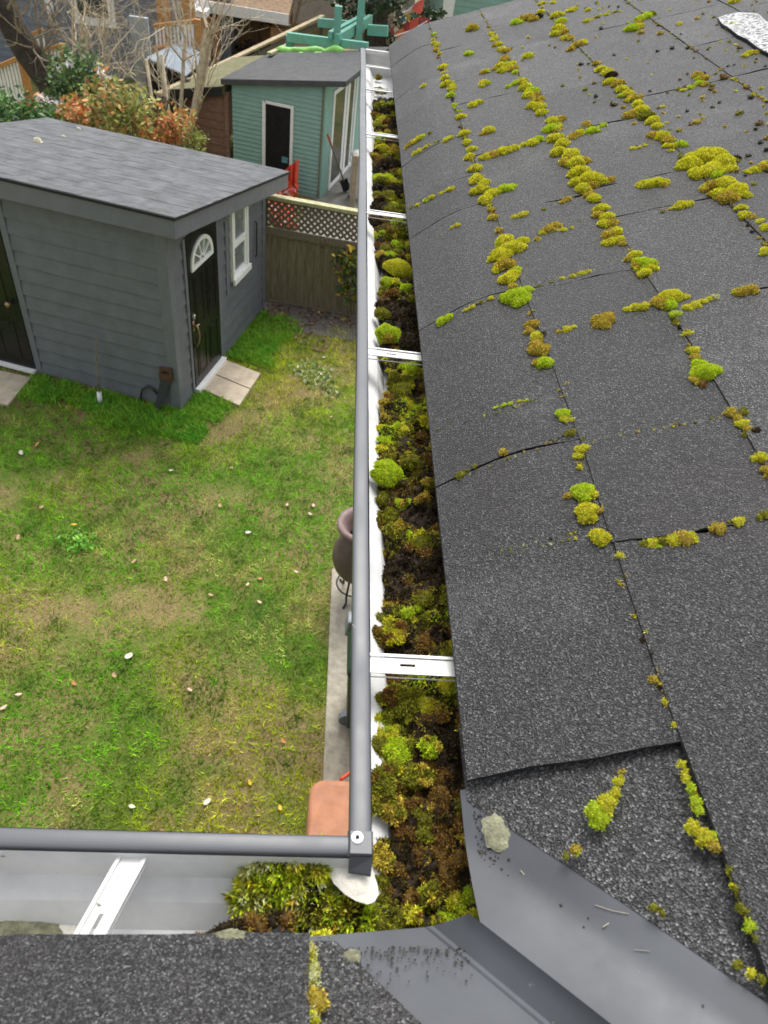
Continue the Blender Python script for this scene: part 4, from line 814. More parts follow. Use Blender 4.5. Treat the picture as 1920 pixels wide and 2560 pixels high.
# soil carpet under the moss and shoots growing all over it
gx = np.linspace(.072, .189, 44); gy = np.linspace(.128, 2.85, 900); NX, NY = 44, 900; GXX, GYY = np.meshgrid(gx, gy, indexing='ij')
ed = np.array([edge(y) + .004 for y in gy])[None] * np.ones((NX, 1)); ed = np.where(GYY < .27, .07, ed)
XX = ed + (GXX - .072) / .117 * (.189 - ed); ZZ = mat_h(XX, GYY); ZZ[0] -= .02
S = np.stack([XX, GYY, ZZ], -1).reshape(-1, 3); idx = (np.arange(NX - 1)[:, None] * NY + np.arange(NY - 1)[None]).ravel()
TS = np.concatenate([np.stack([idx, idx + 1, idx + NY + 1], 1), np.stack([idx, idx + NY + 1, idx + NY], 1)]) + n0
CS = np.tile(np.array([.030, .021, .012]), (len(S), 1)) * rng.uniform(.5, 1.7, (len(S), 1))
def shoots(N, ylo, yhi, ln0, nb):
    y = r.uniform(ylo, yhi, N); lo = np.array([edge(v) + .003 for v in y]); lo = np.where(y < .27, .068, lo); x = lo + (.188 - lo) * r.random(N)
    k = ~((y > 2.35) & (x < .10 + (y - 2.35) * .03)); x, y = x[k], y[k]
    k = np.array([not (b_ < .28 and pip(*proj((a_, b_, GZ - .045)), SEAL)) for a_, b_ in zip(x, y)]); x, y = x[k], y[k]; N = len(x)
    v = fbm(x, y, 17, 61, 3) + r.normal(0, .045, N) + np.where(y < .34, .10, np.where(y < .5, .06, 0)); v2 = fbm(x, y, 55, 63, 2)
    k = r.random(N) < np.where(v < .44, .5, .9) * np.where(v2 < .36, .3, 1.); x, y, v = x[k], y[k], v[k]; N = len(x)
    pal = {c: (np.array(PAL[c][0]), np.array(PAL[c][1]) / sum(PAL[c][1])) for c in 'drboyg'}; C_ = np.zeros((N, 3))
    cls = np.where(v < .44, 'd', np.where(v < .51, 'r', np.where(v < .54, 'b', np.where(v < .67, 'o', np.where(v < .715, 'y', 'g')))))
    for c in 'drboyg':
        m_ = cls == c; C_[m_] = pal[c][0][r.choice(len(pal[c][0]), m_.sum(), p=pal[c][1])]
    C_ *= r.uniform(.25, 1.15, (N, 1)); z = mat_h(x, y); e = .002
    nn = np.stack([-(mat_h(x + e, y) - z) / e, -(mat_h(x, y + e) - z) / e, np.ones(N)], 1) * .6; nn += r.normal(0, .3, (N, 3)); nn /= np.linalg.norm(nn, axis=1)[:, None]
    pos = np.stack([x, y, z], 1); far = np.clip(y * .62, 1, 3)[:, None]; ln = ln0 * far * r.uniform(.6, 1.4, (N, 1)); Vs, Ts, Cs = [], [], []; nv = 0
    for b_ in range(nb):
        d = nn + r.normal(0, .6, (N, 3)); d /= np.linalg.norm(d, axis=1)[:, None]; s_ = np.cross(d, r.normal(0, 1, (N, 3))); s_ /= np.linalg.norm(s_, axis=1)[:, None]
        L_ = ln * r.uniform(.6, 1.25, (N, 1)); wd = ln * .15; b0 = pos - nn * .001; mid = b0 + d * L_ * .5; tip = b0 + d * L_
        Vs.append(np.stack([b0, mid - s_ * wd, mid + s_ * wd, tip], 1).reshape(-1, 3)); Ts.append(((np.arange(N) * 4)[:, None, None] + np.array([[0, 1, 2], [1, 3, 2]])[None]).reshape(-1, 3) + nv); nv += N * 4
        Cs.append(np.repeat(np.clip(C_ * r.uniform(.8, 1.2, (N, 1)), 0, 1), 4, 0))
    return np.concatenate(Vs), np.concatenate(Ts), np.concatenate(Cs)
V1, T1, C1 = shoots(26000, .135, 1.0, .0038, 5); V2, T2, C2 = shoots(22000, 1.0, 2.8, .0037, 4)
nS = n0 + len(S)
me = mesh_np('moss_mat', np.concatenate([V, S, V1, V2]), np.concatenate([T, TS, T1 + nS, T2 + nS + len(V1)])); setcol(me, np.concatenate([C, CS, C1, C2]))
props(link('moss_mat', me, M['moss']), 'dark brown and olive moss mat filling the long gutter', None, None, 'stuff')
GM = [
 ('bright yellow green moss dome against the white gutter wall below the second hanger', (838, 1012), .021, 'g', GZ - .034),
 ('olive moss cushion right of the bright dome in the gutter', (885, 992), .013, 'o', GZ - .040),
 ('brownish moss cushion at the shingle edge in the gutter', (932, 1037), .011, 'o', GZ - .038),
 ('small vivid green moss sprig in the middle of the gutter', (872, 1082), .008, 'g', GZ - .030),
 ('shaggy tan moss tuft in the gutter above the nearest long stretch', (915, 1072), .013, 'b', GZ - .042),
 ('round yellow green moss ball above the second hanger in the gutter', (838, 712), .021, 'g', GZ - .040),
 ('small green moss ball against the gutter wall above the round ball', (826, 672), .014, 'o', GZ - .038),
 ('broad golden moss cushion in the gutter between second and third hangers', (862, 570), .026, 'y', GZ - .044),
 ('olive cushion in the gutter just under the third hanger', (852, 497), .018, 'o', GZ - .042),
 ('yellow cushion in the gutter just above the third hanger', (845, 420), .02, 'o', GZ - .046),
 ('golden cushion in the far gutter under the fourth hanger', (828, 318), .022, 'y', GZ - .05),
 ('low green moss tuft on the white floor of the far gutter end', (822, 190), .022, 'o', GZ - .066),
 ('tiny moss tuft by the far end cap of the gutter', (818, 164), .012, 'o', GZ - .07),
 ('star shaped yellow moss clump just above the nearest hanger', (855, 1360), .017, 'y', GZ - .044),
 ('olive moss cushion just below the nearest hanger', (870, 1500), .017, 'o', GZ - .048),
 ('vivid yellow green moss clump in the near gutter', (930, 1608), .012, 'g', GZ - .040),
 ('light green leafy moss clump below the vivid one', (905, 1665), .014, 'o', GZ - .042),
 ('dark green moss cushion against the white wall near the corner', (826, 1680), .014, 'o', GZ - .028),
 ('second dark green moss cushion beside the lip near the corner', (822, 1722), .013, 'o', GZ - .036),
 ('golden moss cushion beside the corner tab of the gutter', (850, 1745), .012, 'b', GZ - .042),
 ('golden spiky moss tuft right of the corner rivet', (830, 1850), .012, 'b', GZ - .044),
 ('green cushion in the gutter corner below the lip end', (935, 1925), .010, 'o', GZ - .044),
 ('yellow moss button at the bottom of the gutter corner', (897, 1972), .007, 'y', GZ - .042),
 ('yellow moss tuft over the near eave beside the shingle end', (700, 2030), .009, 'y', GZ - .006),
]
for i, (lab, p, rad, cl, z) in enumerate(GM):
    w = onz(q(*p), z + rad * .5); w[2] = z; r = np.random.default_rng(50 + i); far = max(1, w[1]); sp = .0018 * max(1, far * .7); ln = .0029 * max(1, far * .6)
    up = np.array([r.normal(0, .15), r.normal(-.1, .15), 1]); ball = any(k_ in lab for k_ in ('dome', 'ball', 'broad', 'golden moss cushion in', 'golden cushion'))
    if ball:
        L_ = [(w, up, rad, rad * r.uniform(.9, 1.15), rad * .75, cl, sp, ln)]
        for k in range(4):
            a = r.uniform(0, 6.28); L_.append((w + np.array([math.cos(a), math.sin(a), 0]) * rad * .6 + np.array([0, 0, -.002]), up, rad * .5, rad * .5, rad * .6, cl if r.random() < .7 else 'b', sp, ln))
    else:
        L_ = [(w + np.array([0, 0, -.003]), up, rad * .8, rad * r.uniform(.7, 1.0), rad * .45, cl, sp, ln * 1.3)]
        for k in range(9):
            a = r.uniform(0, 6.28); f = r.uniform(.25, 1.0); t_ = np.array([r.normal(0, .5), r.normal(-.1, .5), 1]); sr = rad * r.uniform(.22, .45); L_.append((w + np.array([math.cos(a), math.sin(a), 0]) * rad * f + np.array([0, 0, r.uniform(-.004, .003)]), t_, sr, sr * r.uniform(.7, 1.4), sr * r.uniform(.5, 1.1), r.choice([cl, cl, 'o', 'b', 'r']), sp, ln * r.uniform(1., 1.7)))
    moss_obj('moss_cushion', L_, 700 + i, lab, 'moss', 'moss cushions in the gutter')
# feathery moss hanging in the clean run next to the corner
r = np.random.default_rng(88); lum = []
poly = [(548, 1838), (700, 1838), (712, 1862), (705, 1890), (700, 1925), (760, 1960), (800, 1975), (790, 2000), (690, 2010), (640, 2000), (655, 1965), (620, 1920), (590, 1935), (575, 1975), (540, 1985), (528, 1950), (530, 1905), (550, 1880)]
while len(lum) < 150:
    x, y = r.uniform(525, 805), r.uniform(1835, 2012)
    if not pip(x, y, poly): continue
    f = (y - 1838) / 170; z = GZ - .018 - .045 * f; w = onz(q(x, y), z); rad = r.uniform(.004, .010)
    lum.append((w, (r.normal(0, .4), -.5 + r.normal(0, .3), .8), rad, rad, rad * .8, r.choice(['g', 'o', 'y', 'p', 'd'], p=[.40, .24, .14, .12, .10]), .0032, .0105))
moss_obj('feathery_moss', lum, 89, 'feathery green moss sheet hanging in the near gutter beside the sealant', 'moss')
def near_at(p):
    z = ZE
    for k in range(8): w = onz(p, z); z = ZE + float(znear(max(YE - w[1], 0)))
    return w
lum = []
for k in range(46):
    y = 2035 + 175 * r.random(); x = 670 + r.normal(0, 5); w = near_at(q(x, y)); s = abs(r.normal(0, .0022)) + .0014; lum.append((w + np.array([0, 0, .002]), (0, .4, 1), s, s * 1.3, s * .7, r.choice(['y', 'b', 'o', 'd', 'p']), .0024, .0034))
moss_obj('moss_strip', lum, 93, 'thin mossy seam running down the near roof beside the flashing', 'moss')
lum = []
for (x, y, s) in ((430, 2030, 6), (455, 2028, 8), (400, 2036, 6), (480, 2018, 10), (510, 2012, 12), (500, 2005, 8), (540, 1995, 10), (560, 2000, 12), (590, 1990, 10), (620, 1990, 10), (340, 2040, 5), (470, 2025, 8), (440, 2034, 7)):
    w = onz(q(x, y), GZ - .004 - .02 * (x > 480)); lum.append((w, (0, .3, 1), s * .0007, s * .0006, s * .0006, r.choice(['d', 'r', 'd']), .003, .004))
moss_obj('dark_moss', lum, 90, 'row of blackish moss crumbs along the near shingle edge', 'moss')

# ------------------------------------------------------------ grey garden shed
def plane(p, P0, nrm): r = ray(p); return C0 + r * (((P0 - C0) @ nrm) / (r @ nrm))
RZ = -math.atan2(.2669, .9637)
def lap(mb, p0, dx, L, z0, z1, ex, out, pr=.016, m=0):
    p0 = Vector((*p0, 0)); d = Vector((*dx, 0)); o = Vector((*out, 0)); z = z0
    while z < z1 - .01:
        zt = min(z + ex, z1); a = p0 + o * pr; b = a + d * L; c = p0 + o * .003; e = c + d * L
        mb.face([(a.x, a.y, z), (b.x, b.y, z), (e.x, e.y, zt), (c.x, c.y, zt)], m); mb.face([(c.x, c.y, z), (e.x, e.y, z), (b.x, b.y, z), (a.x, a.y, z)], m); z = zt
shed = thing('garden_shed', 'dark grey garden shed with black doors and a sloping shingle roof', 'shed', SH, RZ)
sl_ = -.17
mb = MB(); lap(mb, (-3.2, 0), (1, 0), 3.2, .04, 2.42, .185, (0, -1), .023); mb.build('wall', M['shed'], shed, local=True, fixn=False)
mb = MB(); lap(mb, (0, 0), (0, 1), 2.88, .04, 2.42, .185, (1, 0), .022); mb.build('wall', M['shed'], shed, local=True, fixn=False, clip=[(Vector((0, 0, 2.40)), Vector((0, -sl_, 1)))])
mb = MB(); mb.face([(0, 2.88, .04), (-3.2, 2.88, .04), (-3.2, 2.88, 1.9), (0, 2.88, 1.9)]); mb.face([(-3.2, 0, .04), (-3.2, 2.88, .04), (-3.2, 2.88, 1.9), (-3.2, 0, 2.4)]); mb.build('wall', M['shed'], shed, local=True)
mb = MB(); mb.box((-3.22, -.02, 0), (.02, 2.9, .04)); mb.build('plinth', M['wood_grey'], shed, local=True)
mb = MB()
mb.box((-.105, -.026, .03), (.026, -.0005, 2.39)); mb.box((.0005, -.0003, .03), (.026, .085, 2.39)); mb.build('trim_board', M['shed_trim'], shed, local=True, bev=.003);
for a_, b_ in (((.0005, 2.80, .03), (.026, 2.90, 1.9)), ((-1.985, -.026, .03), (-1.90, -.0005, 2.39)), ((-2.95, -.026, .03), (-2.86, -.0005, 2.39)), ((.0005, .34, .03), (.032, .40, 2.1)), ((.0005, 1.22, .03), (.030, 1.30, 2.16)), ((.0005, 1.50, .88), (.028, 1.585, 2.08)), ((.0005, 2.235, .92), (.028, 2.30, 2.0))): MB().box(a_, b_).build('trim_board', M['shed_trim'], shed, local=True, bev=.003)
# roof
def rz_(y): return 2.6 + sl_ * (y + .21)
mb = MB(); x0, x1, y0, y1 = -3.42, .245, -.21, 3.20
mb.hexa([(x0 - .02, y0 - .02, rz_(y0 - .02) - .03), (x1 + .02, y0 - .02, rz_(y0 - .02) - .03), (x1 + .02, y1 + .02, rz_(y1 + .02) - .03), (x0 - .02, y1 + .02, rz_(y1 + .02) - .03), (x0 - .02, y0 - .02, rz_(y0 - .02)), (x1 + .02, y0 - .02, rz_(y0 - .02)), (x1 + .02, y1 + .02, rz_(y1 + .02)), (x0 - .02, y1 + .02, rz_(y1 + .02))], 1)
rr = random.Random(4); ny = 23
for j in range(ny):
    ya = y0 + (y1 - y0) * j / ny; yb = y0 + (y1 - y0) * (j + 1) / ny; x = x0 - .02 - rr.random() * .3
    while x < x1:
        w_ = rr.uniform(.14, .36); xa = max(x, x0 - .02); xb = min(x + w_, x1 + .02); h = rr.choice([.0035, .0045, .006])
        if xb > xa: mb.hexa([(xa, ya, rz_(ya) + .001), (xb, ya, rz_(ya) + .001), (xb, yb, rz_(yb) + .001), (xa, yb, rz_(yb) + .001), (xa, ya, rz_(ya) + h + .001), (xb, ya, rz_(ya) + h + .001), (xb, yb, rz_(yb) + h), (xa, yb, rz_(yb) + h)], 0 if rr.random() < .6 else 2)
        x += w_
roofm = [pm('grey_roof_shingle', (.105, .110, .116), .9, .32, 5, .4, .002, 160), M['asphalt_edge'], pm('lighter_roof_shingle', (.118, .123, .129), .9, .32, 5, .4, .002, 160)]
mb.build('roof', roofm, shed, local=True, fixn=False)
mb = MB()
def fas(a, b, wd, inn):
    (xa, ya), (xb, yb) = a, b; ix, iy = inn
    mb.hexa([(xa, ya, rz_(ya) - .225), (xb, yb, rz_(yb) - .225), (xb + ix, yb + iy, rz_(yb) - .225), (xa + ix, ya + iy, rz_(ya) - .225), (xa, ya, rz_(ya) - .032), (xb, yb, rz_(yb) - .032), (xb + ix, yb + iy, rz_(yb) - .032), (xa + ix, ya + iy, rz_(ya) - .032)])
fas((x0, y0), (x1, y0), .2, (0, .03)); fas((x1, y0 + .031), (x1, y1 - .031), .2, (-.03, 0)); fas((x0, y1 - .03), (x1, y1 - .03), .2, (0, .03)); fas((x0, y0 + .031), (x0, y1 - .031), .2, (.03, 0))
mb.build('fascia', M['shed_trim'], shed, local=True, bev=.004)
mb = MB(); mb.hexa([(x0 + .031, y0 + .031, rz_(y0) - .19), (x1 - .031, y0 + .031, rz_(y0) - .19), (x1 - .031, y1 - .031, rz_(y1) - .19), (x0 + .031, y1 - .031, rz_(y1) - .19), (x0 + .031, y0 + .031, rz_(y0) - .175), (x1 - .031, y0 + .031, rz_(y0) - .175), (x1 - .031, y1 - .031, rz_(y1) - .175), (x0 + .031, y1 - .031, rz_(y1) - .175)]); mb.build('soffit', M['shed_trim'], shed, local=True)
# side door
mb = MB(); mb.box((.004, .405, .10), (.040, 1.215, 2.10), 0)
for a, b in (((.50, .22), (.76, .78)), ((.86, .22), (1.12, .78)), ((.50, .92), (.76, 1.60)), ((.86, .92), (1.12, 1.60))):
    for (c, d) in (((a[0], a[1]), (b[0], a[1] + .02)), ((a[0], b[1] - .02), (b[0], b[1])), ((a[0], a[1] + .021), (a[0] + .02, b[1] - .021)), ((b[0] - .02, a[1] + .021), (b[0], b[1] - .021))): mb.box((.0405, c[0], c[1]), (.047, d[0], d[1]))
    mb.box((.0405, a[0] + .05, a[1] + .05), (.0455, b[0] - .05, b[1] - .05))
door = mb.build('door', M['black'], shed, local=True, bev=.002); props(door, 'black panelled door with a fan window')
def local_child(mbb, name, mat, parent, **k): o = mbb.build(name, mat, parent, local=True, **k); return o
mb = MB(); yc, zb, R1, R2, sc_z = .765, 1.72, .30, .235, .93
def arc(r0, r1, xa, xb, n=20):
    for k in range(n):
        t0, t1 = math.pi * k / n, math.pi * (k + 1) / n
        P_ = lambda r, t, x: (x, yc + r * math.cos(t), zb + r * math.sin(t) * sc_z)
        mb.hexa([P_(r0, t0, xa), P_(r1, t0, xa), P_(r1, t1, xa), P_(r0, t1, xa), P_(r0, t0, xb), P_(r1, t0, xb), P_(r1, t1, xb), P_(r0, t1, xb)])
arc(.245, .295, .0405, .062); arc(.05, .075, .0405, .058, 10); mb.box((.0405, yc - .295, zb - .05), (.062, yc + .295, zb))
for t in (36, 72, 108, 144): t = R(t); mb.beam((.05, yc + .07 * math.cos(t), zb + .07 * math.sin(t) * sc_z), (.05, yc + .25 * math.cos(t), zb + .25 * math.sin(t) * sc_z), .022, .016)
fan = local_child(mb, 'fan_window', M['wht'], door)
mb = MB()
for k in range(16):
    t0, t1 = math.pi * k / 16, math.pi * (k + 1) / 16; mb.face([(.042, yc, zb), (.042, yc + .25 * math.cos(t0), zb + .25 * math.sin(t0) * sc_z), (.042, yc + .25 * math.cos(t1), zb + .25 * math.sin(t1) * sc_z)])
local_child(mb, 'pane', M['glass'], door)
mb = MB(); mb.tube([(.047, .44, 1.12), (.066, .44, 1.12)], .036, 14); mb.tube([(.067, .44, 1.12), (.075, .44, 1.12)], [.03, .022], 14); local_child(mb, 'deadbolt', M['chrome'], door, smooth=False)
mb = MB(); mb.box((.0405, .415, .92), (.048, .465, 1.06)); mb.tube([(.05, .44, .99), (.085, .44, 1.0), (.105, .44, .95), (.112, .44, .88), (.105, .44, .80), (.075, .44, .73), (.05, .44, .70)], [.016, .015, .013, .013, .012, .012, .017], 10); mb.tube([(.06, .44, .985), (.10, .49, 1.0)], [.014, .01], 8); local_child(mb, 'handle', M['brass'], door, smooth=True)
mb = MB(); mb.box((.02, .38, .035), (.10, 1.24, .095)); mb.build('threshold', M['wht'], shed, local=True, bev=.004)
# side window, double hung
mb = MB(); wy0, wy1, wz0, wz1 = 1.66, 2.20, 1.0, 2.03; zmid = 1.50
def frame(y0, y1, z0, z1, w, xa, xb):
    mb.box((xa, y0, z0), (xb, y0 + w, z1)); mb.box((xa, y1 - w, z0), (xb, y1, z1)); mb.box((xa, y0 + w, z0), (xb, y1 - w, z0 + w)); mb.box((xa, y0 + w, z1 - w), (xb, y1 - w, z1))
frame(wy0, wy1, wz0, wz1, .05, .004, .055); frame(wy0 + .051, wy1 - .051, zmid - .02, wz1 - .051, .055, .01, .047); frame(wy0 + .051, wy1 - .051, wz0 + .051, zmid - .021, .05, .006, .036)
mb.box((.0555, wy0 - .02, wz0 - .03), (.085, wy1 + .02, wz0 + .05))
win = mb.build('window', M['wht'], shed, local=True, bev=.003)
mb = MB(); mb.box((.012, wy0 + .10, zmid + .03), (.018, wy1 - .10, wz1 - .1)); mb.box((.008, wy0 + .10, wz0 + .095), (.014, wy1 - .10, zmid - .065)); local_child(mb, 'pane', M['glass'], win)
mb = MB(); mb.tube([(.03, 2.50, 1.02), (.05, 2.50, 1.04), (.05, 2.50, 1.5), (.03, 2.50, 1.53)], .012, 6); mb.build('bracket', M['iron'], shed, local=True)
# front door on the left
mb = MB(); mb.box((-2.858, -.036, .08), (-1.988, -.004, 2.1))
for a, b in (((-2.72, .2), (-2.47, .72)), ((-2.38, .2), (-2.13, .72)), ((-2.72, .9), (-2.47, 1.6)), ((-2.38, .9), (-2.13, 1.6))):
    for (c, d) in (((a[0], a[1]), (b[0], a[1] + .02)), ((a[0], b[1] - .02), (b[0], b[1])), ((a[0], a[1] + .021), (a[0] + .02, b[1] - .021)), ((b[0] - .02, a[1] + .021), (b[0], b[1] - .021))): mb.box((c[0], -.043, c[1]), (d[0], -.0365, d[1]))
door2 = mb.build('door', M['black'], shed, local=True, bev=.002)
mb = MB(); mb.tube([(-2.09, -.037, 1.0), (-2.09, -.075, 1.0)], .018, 10); mb.tube([(-2.09, -.076, 1.0), (-2.09, -.10, 1.0), (-2.09, -.125, 1.0)], [.03, .042, .02], 12); local_child(mb, 'knob', M['brass'], door2, smooth=True)
mb = MB(); mb.box((-2.87, -.085, .03), (-1.98, -.02, .075)); mb.build('threshold', M['wht'], shed, local=True, bev=.004)
# things against the shed
def S3(u, w, z): return Vector(SH + SU * u + SW * w + np.array([0, 0, z]))
mb = MB(); a, b, c, d = S3(-.20, -.05, .46), S3(-.07, -.05, .46), S3(-.21, -.16, .01), S3(-.28, -.16, .01)
off = Vector(SW * .006); mb.hexa([c, d, d + off, c + off, b, a, a + off, b + off], 0)
saw = mb.build('hand_saw', M['iron'], None); props(saw, 'old dark hand saw with a wooden handle leaning on the shed corner', 'saw')
mb = MB(); mb.beam(S3(-.21, -.052, .50), S3(-.04, -.052, .50), .03, .10); mb.beam(S3(-.20, -.050, .60), S3(-.04, -.050, .62), .026, .05); mb.beam(S3(-.19, -.051, .53), S3(-.17, -.051, .61), .026, .04); mb.beam(S3(-.06, -.051, .53), S3(-.05, -.051, .62), .026, .04); mb.build('handle', M['rust'], saw, bev=.004)
mb = MB(); mb.tube([S3(-.50 + .0, -.07, .0), S3(-.50, -.06, .12), S3(-.47, -.055, .22), S3(-.40, -.05, .285), S3(-.33, -.05, .27), S3(-.27, -.052, .20)], .014, 8); props(mb.build('iron_hoop', M['iron'], smooth=True), 'dark iron hoop leaning on the shed beside the hand saw', 'hoop')
mb = MB(); mb.tube([S3(-.95, -.26, .16), S3(-.945, -.22, .40), S3(-.97, -.16, .60), S3(-.955, -.10, .86)], [.012, .010, .009, .006], 6); st = props(mb.build('stick', M['wood_grey'], smooth=True), 'thin bent grey stick in a white holder against the shed wall', 'stick')
mb = MB(); mb.tube([S3(-.952, -.27, .0), S3(-.95, -.26, .17)], [.035, .028], 10); mb.build('holder', M['wht'], st, smooth=True)
for nm_, p_, s_ in (('round pale stone on the far edge of the grey shed roof', q(83, 309), .055), ('small white pebble near the far edge of the grey shed roof', q(138, 298), .025), ('white shell like scrap at the top of the grey shed roof', q(170, 281), .03)):
    lo = np.array(plane(p_, SH + np.array([0, 0, 2.6]) - SW * .21, np.array([*(SW[:2] * .17), 1.]) / 1.0)); o = blob(lo + np.array([0, 0, .012]), (0, 0, 1), s_, s_ * .8, 'stone', nm_, pm('pale_stone', (.6, .56, .42), .8, .3, 30), 'stone', int(s_ * 1000), s_ * .9, 14)

# ------------------------------------------------------------ lattice fence
FO = np.array([-1.06, 10.505, 0]); FRZ = -math.atan2(.24, 1.48)
fen = thing('lattice_fence', 'mossy board fence with a lattice top between the grey shed and the house', 'fence', FO, FRZ)
mb = MB(); rr = random.Random(8); x = 0.0
while x < 3.2:
    o = rr.uniform(-.006, .006); mb.box((x + .001, -.012 + o, .05), (x + .1345, .010 + o, 1.13)); x += .1355
mb.box((0, .0165, .05), (3.2, .026, 1.12)); mb.build('board_panel', M['fence'], fen, local=True)
mb = MB(); mb.box((0, -.045, 1.10), (3.2, -.0195, 1.215)); mb.box((0, -.046, 0.0), (3.2, -.0195, .06)); mb.build('rail', M['wood_grey'], fen, local=True, bev=.004)
mb = MB(); mb.box((-.03, -.07, 1.625), (3.2, .05, 1.675)); mb.build('cap_rail', M['fence_cap'], fen, local=True, bev=.006)
mb = MB(); x = -.5
while x < 3.2:
    mb.beam((x, -.012, 1.21), (x + .42, -.012, 1.63), .034, .008, up=(0, 1, 0)); mb.beam((x + .42, -.003, 1.21), (x, -.003, 1.63), .034, .008, up=(0, 1, 0)); x += .098
mb.build('lattice', M['lattice'], fen, local=True, clip=[(Vector((0, 0, 1.624)), Vector((0, 0, 1))), (Vector((0, 0, 1.216)), Vector((0, 0, -1))), (Vector((0, 0, 0)), Vector((-1, 0, 0))), (Vector((3.2, 0, 0)), Vector((1, 0, 0)))])
for x in (.04, 1.75, 3.15):
    mb = MB(); mb.box((x - .045, .012, 0), (x + .045, .10, 1.62)); mb.build('post', M['fence'], fen, local=True, bev=.005)
oc = Vector(at((600 + 685 * 500 / 1659, 440 + 550 * 500 / 1659), 10.29)); mb = MB()
for sx in (-1, 1):
    mb.tube([oc + Vector((sx * .01, -.02, .03)), oc + Vector((sx * .06, -.03, .08)), oc + Vector((sx * .075, -.03, .0)), oc + Vector((sx * .05, -.03, -.06)), oc + Vector((0, -.02, -.075))], .005, 5)
    mb.tube([oc + Vector((0, -.03, .07)), oc + Vector((sx * .03, -.03, .0)), oc + Vector((0, -.03, -.07))], .004, 5)
props(mb.build('wire_ornament', M['brass'], smooth=True), 'small golden wire ornament hung on the fence rail', 'ornament')

# ------------------------------------------------------------ leaves and branches
def leaf_cloud(name, cen, rad, N, size, pal, seed, parent=None, pw=None, smooth=False, flat=.0):
    r = np.random.default_rng(seed); cen = np.atleast_2d(np.array(cen, float)); rad = np.atleast_2d(np.array(rad, float))
    k = r.integers(0, len(cen), N); d = r.normal(0, 1, (N, 3)); d /= np.linalg.norm(d, axis=1)[:, None]
    P = cen[k] + d * rad[k % len(rad)] * (r.random((N, 1)) ** .45) * (1 + .25 * np.sin(5 * d[:, :1] + 3 * d[:, 1:2] + seed)); P[:, 2] = np.maximum(P[:, 2], .02)
    n = r.normal(0, 1, (N, 3)) + np.array([0, -.2, .8]); n /= np.linalg.norm(n, axis=1)[:, None]
    u = np.cross(n, r.normal(0, 1, (N, 3))); u /= np.linalg.norm(u, axis=1)[:, None]; v = np.cross(n, u); s = size * r.uniform(.5, 1.4, (N, 1))
    V = np.stack([P - u * s, P - v * s * .5 + n * s * .12, P + u * s, P + v * s * .5 + n * s * .12], 1).reshape(-1, 3)
    T = ((np.arange(N) * 4)[:, None, None] + np.array([[0, 1, 2], [0, 2, 3]])[None]).reshape(-1, 3)
    pal = np.array(pal); pw = np.array(pw) / np.sum(pw) if pw is not None else None
    cc = pal[r.choice(len(pal), len(cen), p=pw)] if flat else None
    c = pal[r.choice(len(pal), N, p=pw)]
    if flat: c = c * (1 - flat) + cc[k] * flat
    c = c * r.uniform(.55, 1.4, (N, 1)); me = mesh_np(name, V, T); setcol(me, np.repeat(np.clip(c, 0, 1), 4, 0)); return link(name, me, M['leaf'], parent)
def branches(mb, p, d, L, r0, depth_, rnd, spread=.5, up=.12, n=4, ratio=.72):
    pts = [Vector(p)]; dd = Vector(d).normalized(); k = 4
    for i in range(k):
        dd = (dd + Vector((rnd.gauss(0, .16), rnd.gauss(0, .16), rnd.gauss(0, .12) + up * .3))).normalized(); pts.append(pts[-1] + dd * (L / k))
    mb.tube(pts, [r0 * (1 - .45 * i / k) for i in range(k + 1)], 5 if depth_ > 1 else 3, cap=False)
    if depth_ == 0: return
    for j in range(n):
        t = rnd.uniform(.35, 1.0) if j else 1.0; i = min(k - 1, int(t * k)); q_ = pts[i].lerp(pts[i + 1], t * k - i) if t < 1 else pts[-1]
        nd = (dd + Vector((rnd.gauss(0, spread), rnd.gauss(0, spread), rnd.gauss(0, spread) + up))).normalized()
        branches(mb, q_, nd, L * ratio * rnd.uniform(.7, 1.15), r0 * .52, depth_ - 1, rnd, spread, up, n, ratio)
def bare_tree(name, label, base, stems, mat, seed, dep=3, n=4, spread=.5, up=.12):
    rnd = random.Random(seed); t = thing(name, label, 'tree', base); tm = MB(); cm = MB()
    for (d, L, r0) in stems:
        pts = [Vector(base)]; dd = Vector(d).normalized()
        for i in range(6): dd = (dd + Vector((rnd.gauss(0, .05), rnd.gauss(0, .05), .02))).normalized(); pts.append(pts[-1] + dd * (L / 6))
        tm.tube(pts, [r0 * (1 - .5 * i / 6) for i in range(7)], 9, cap=False)
        for j in range(n + 2):
            i = rnd.randint(2, 6); branches(cm, pts[i], dd + Vector((rnd.gauss(0, .6), rnd.gauss(0, .6), rnd.gauss(0, .5))), L * .42, r0 * .33, dep, rnd, spread, up, n)
    tm.build('trunk', mat, t, smooth=True); cm.build('crown', mat, t, smooth=True); return t
# vine on the fence
vn = thing('climbing_vine', 'yellowing climbing vine hanging on the board fence', 'vine', (.28, 10.25, 0)); mb = MB()
for k in range(4):
    x0_ = .30 + .05 * k; mb.tube([(x0_, 10.24, 0), (x0_ - .04, 10.19, .3), (x0_ - .02 - .04 * k, 10.17, .65), (x0_ - .1 * k + .05, 10.18, 1.1)], .008, 5)
mb.build('stem', M['bark_m'], vn)
leaf_cloud('leaves', [(.12, 10.12, 1.0), (.25, 10.1, 1.1), (.38, 10.1, 1.0), (.2, 10.1, .8), (.34, 10.08, .75), (.22, 10.08, .55), (.36, 10.05, .4), (.30, 10.06, .95), (.42, 10.05, .6)], [(.13, .06, .13)], 420, .045, [(.10, .17, .04), (.16, .20, .05), (.05, .10, .03), (.62, .42, .03), (.45, .28, .06), (.18, .22, .12)], 31, vn, [.3, .2, .2, .14, .06, .1])
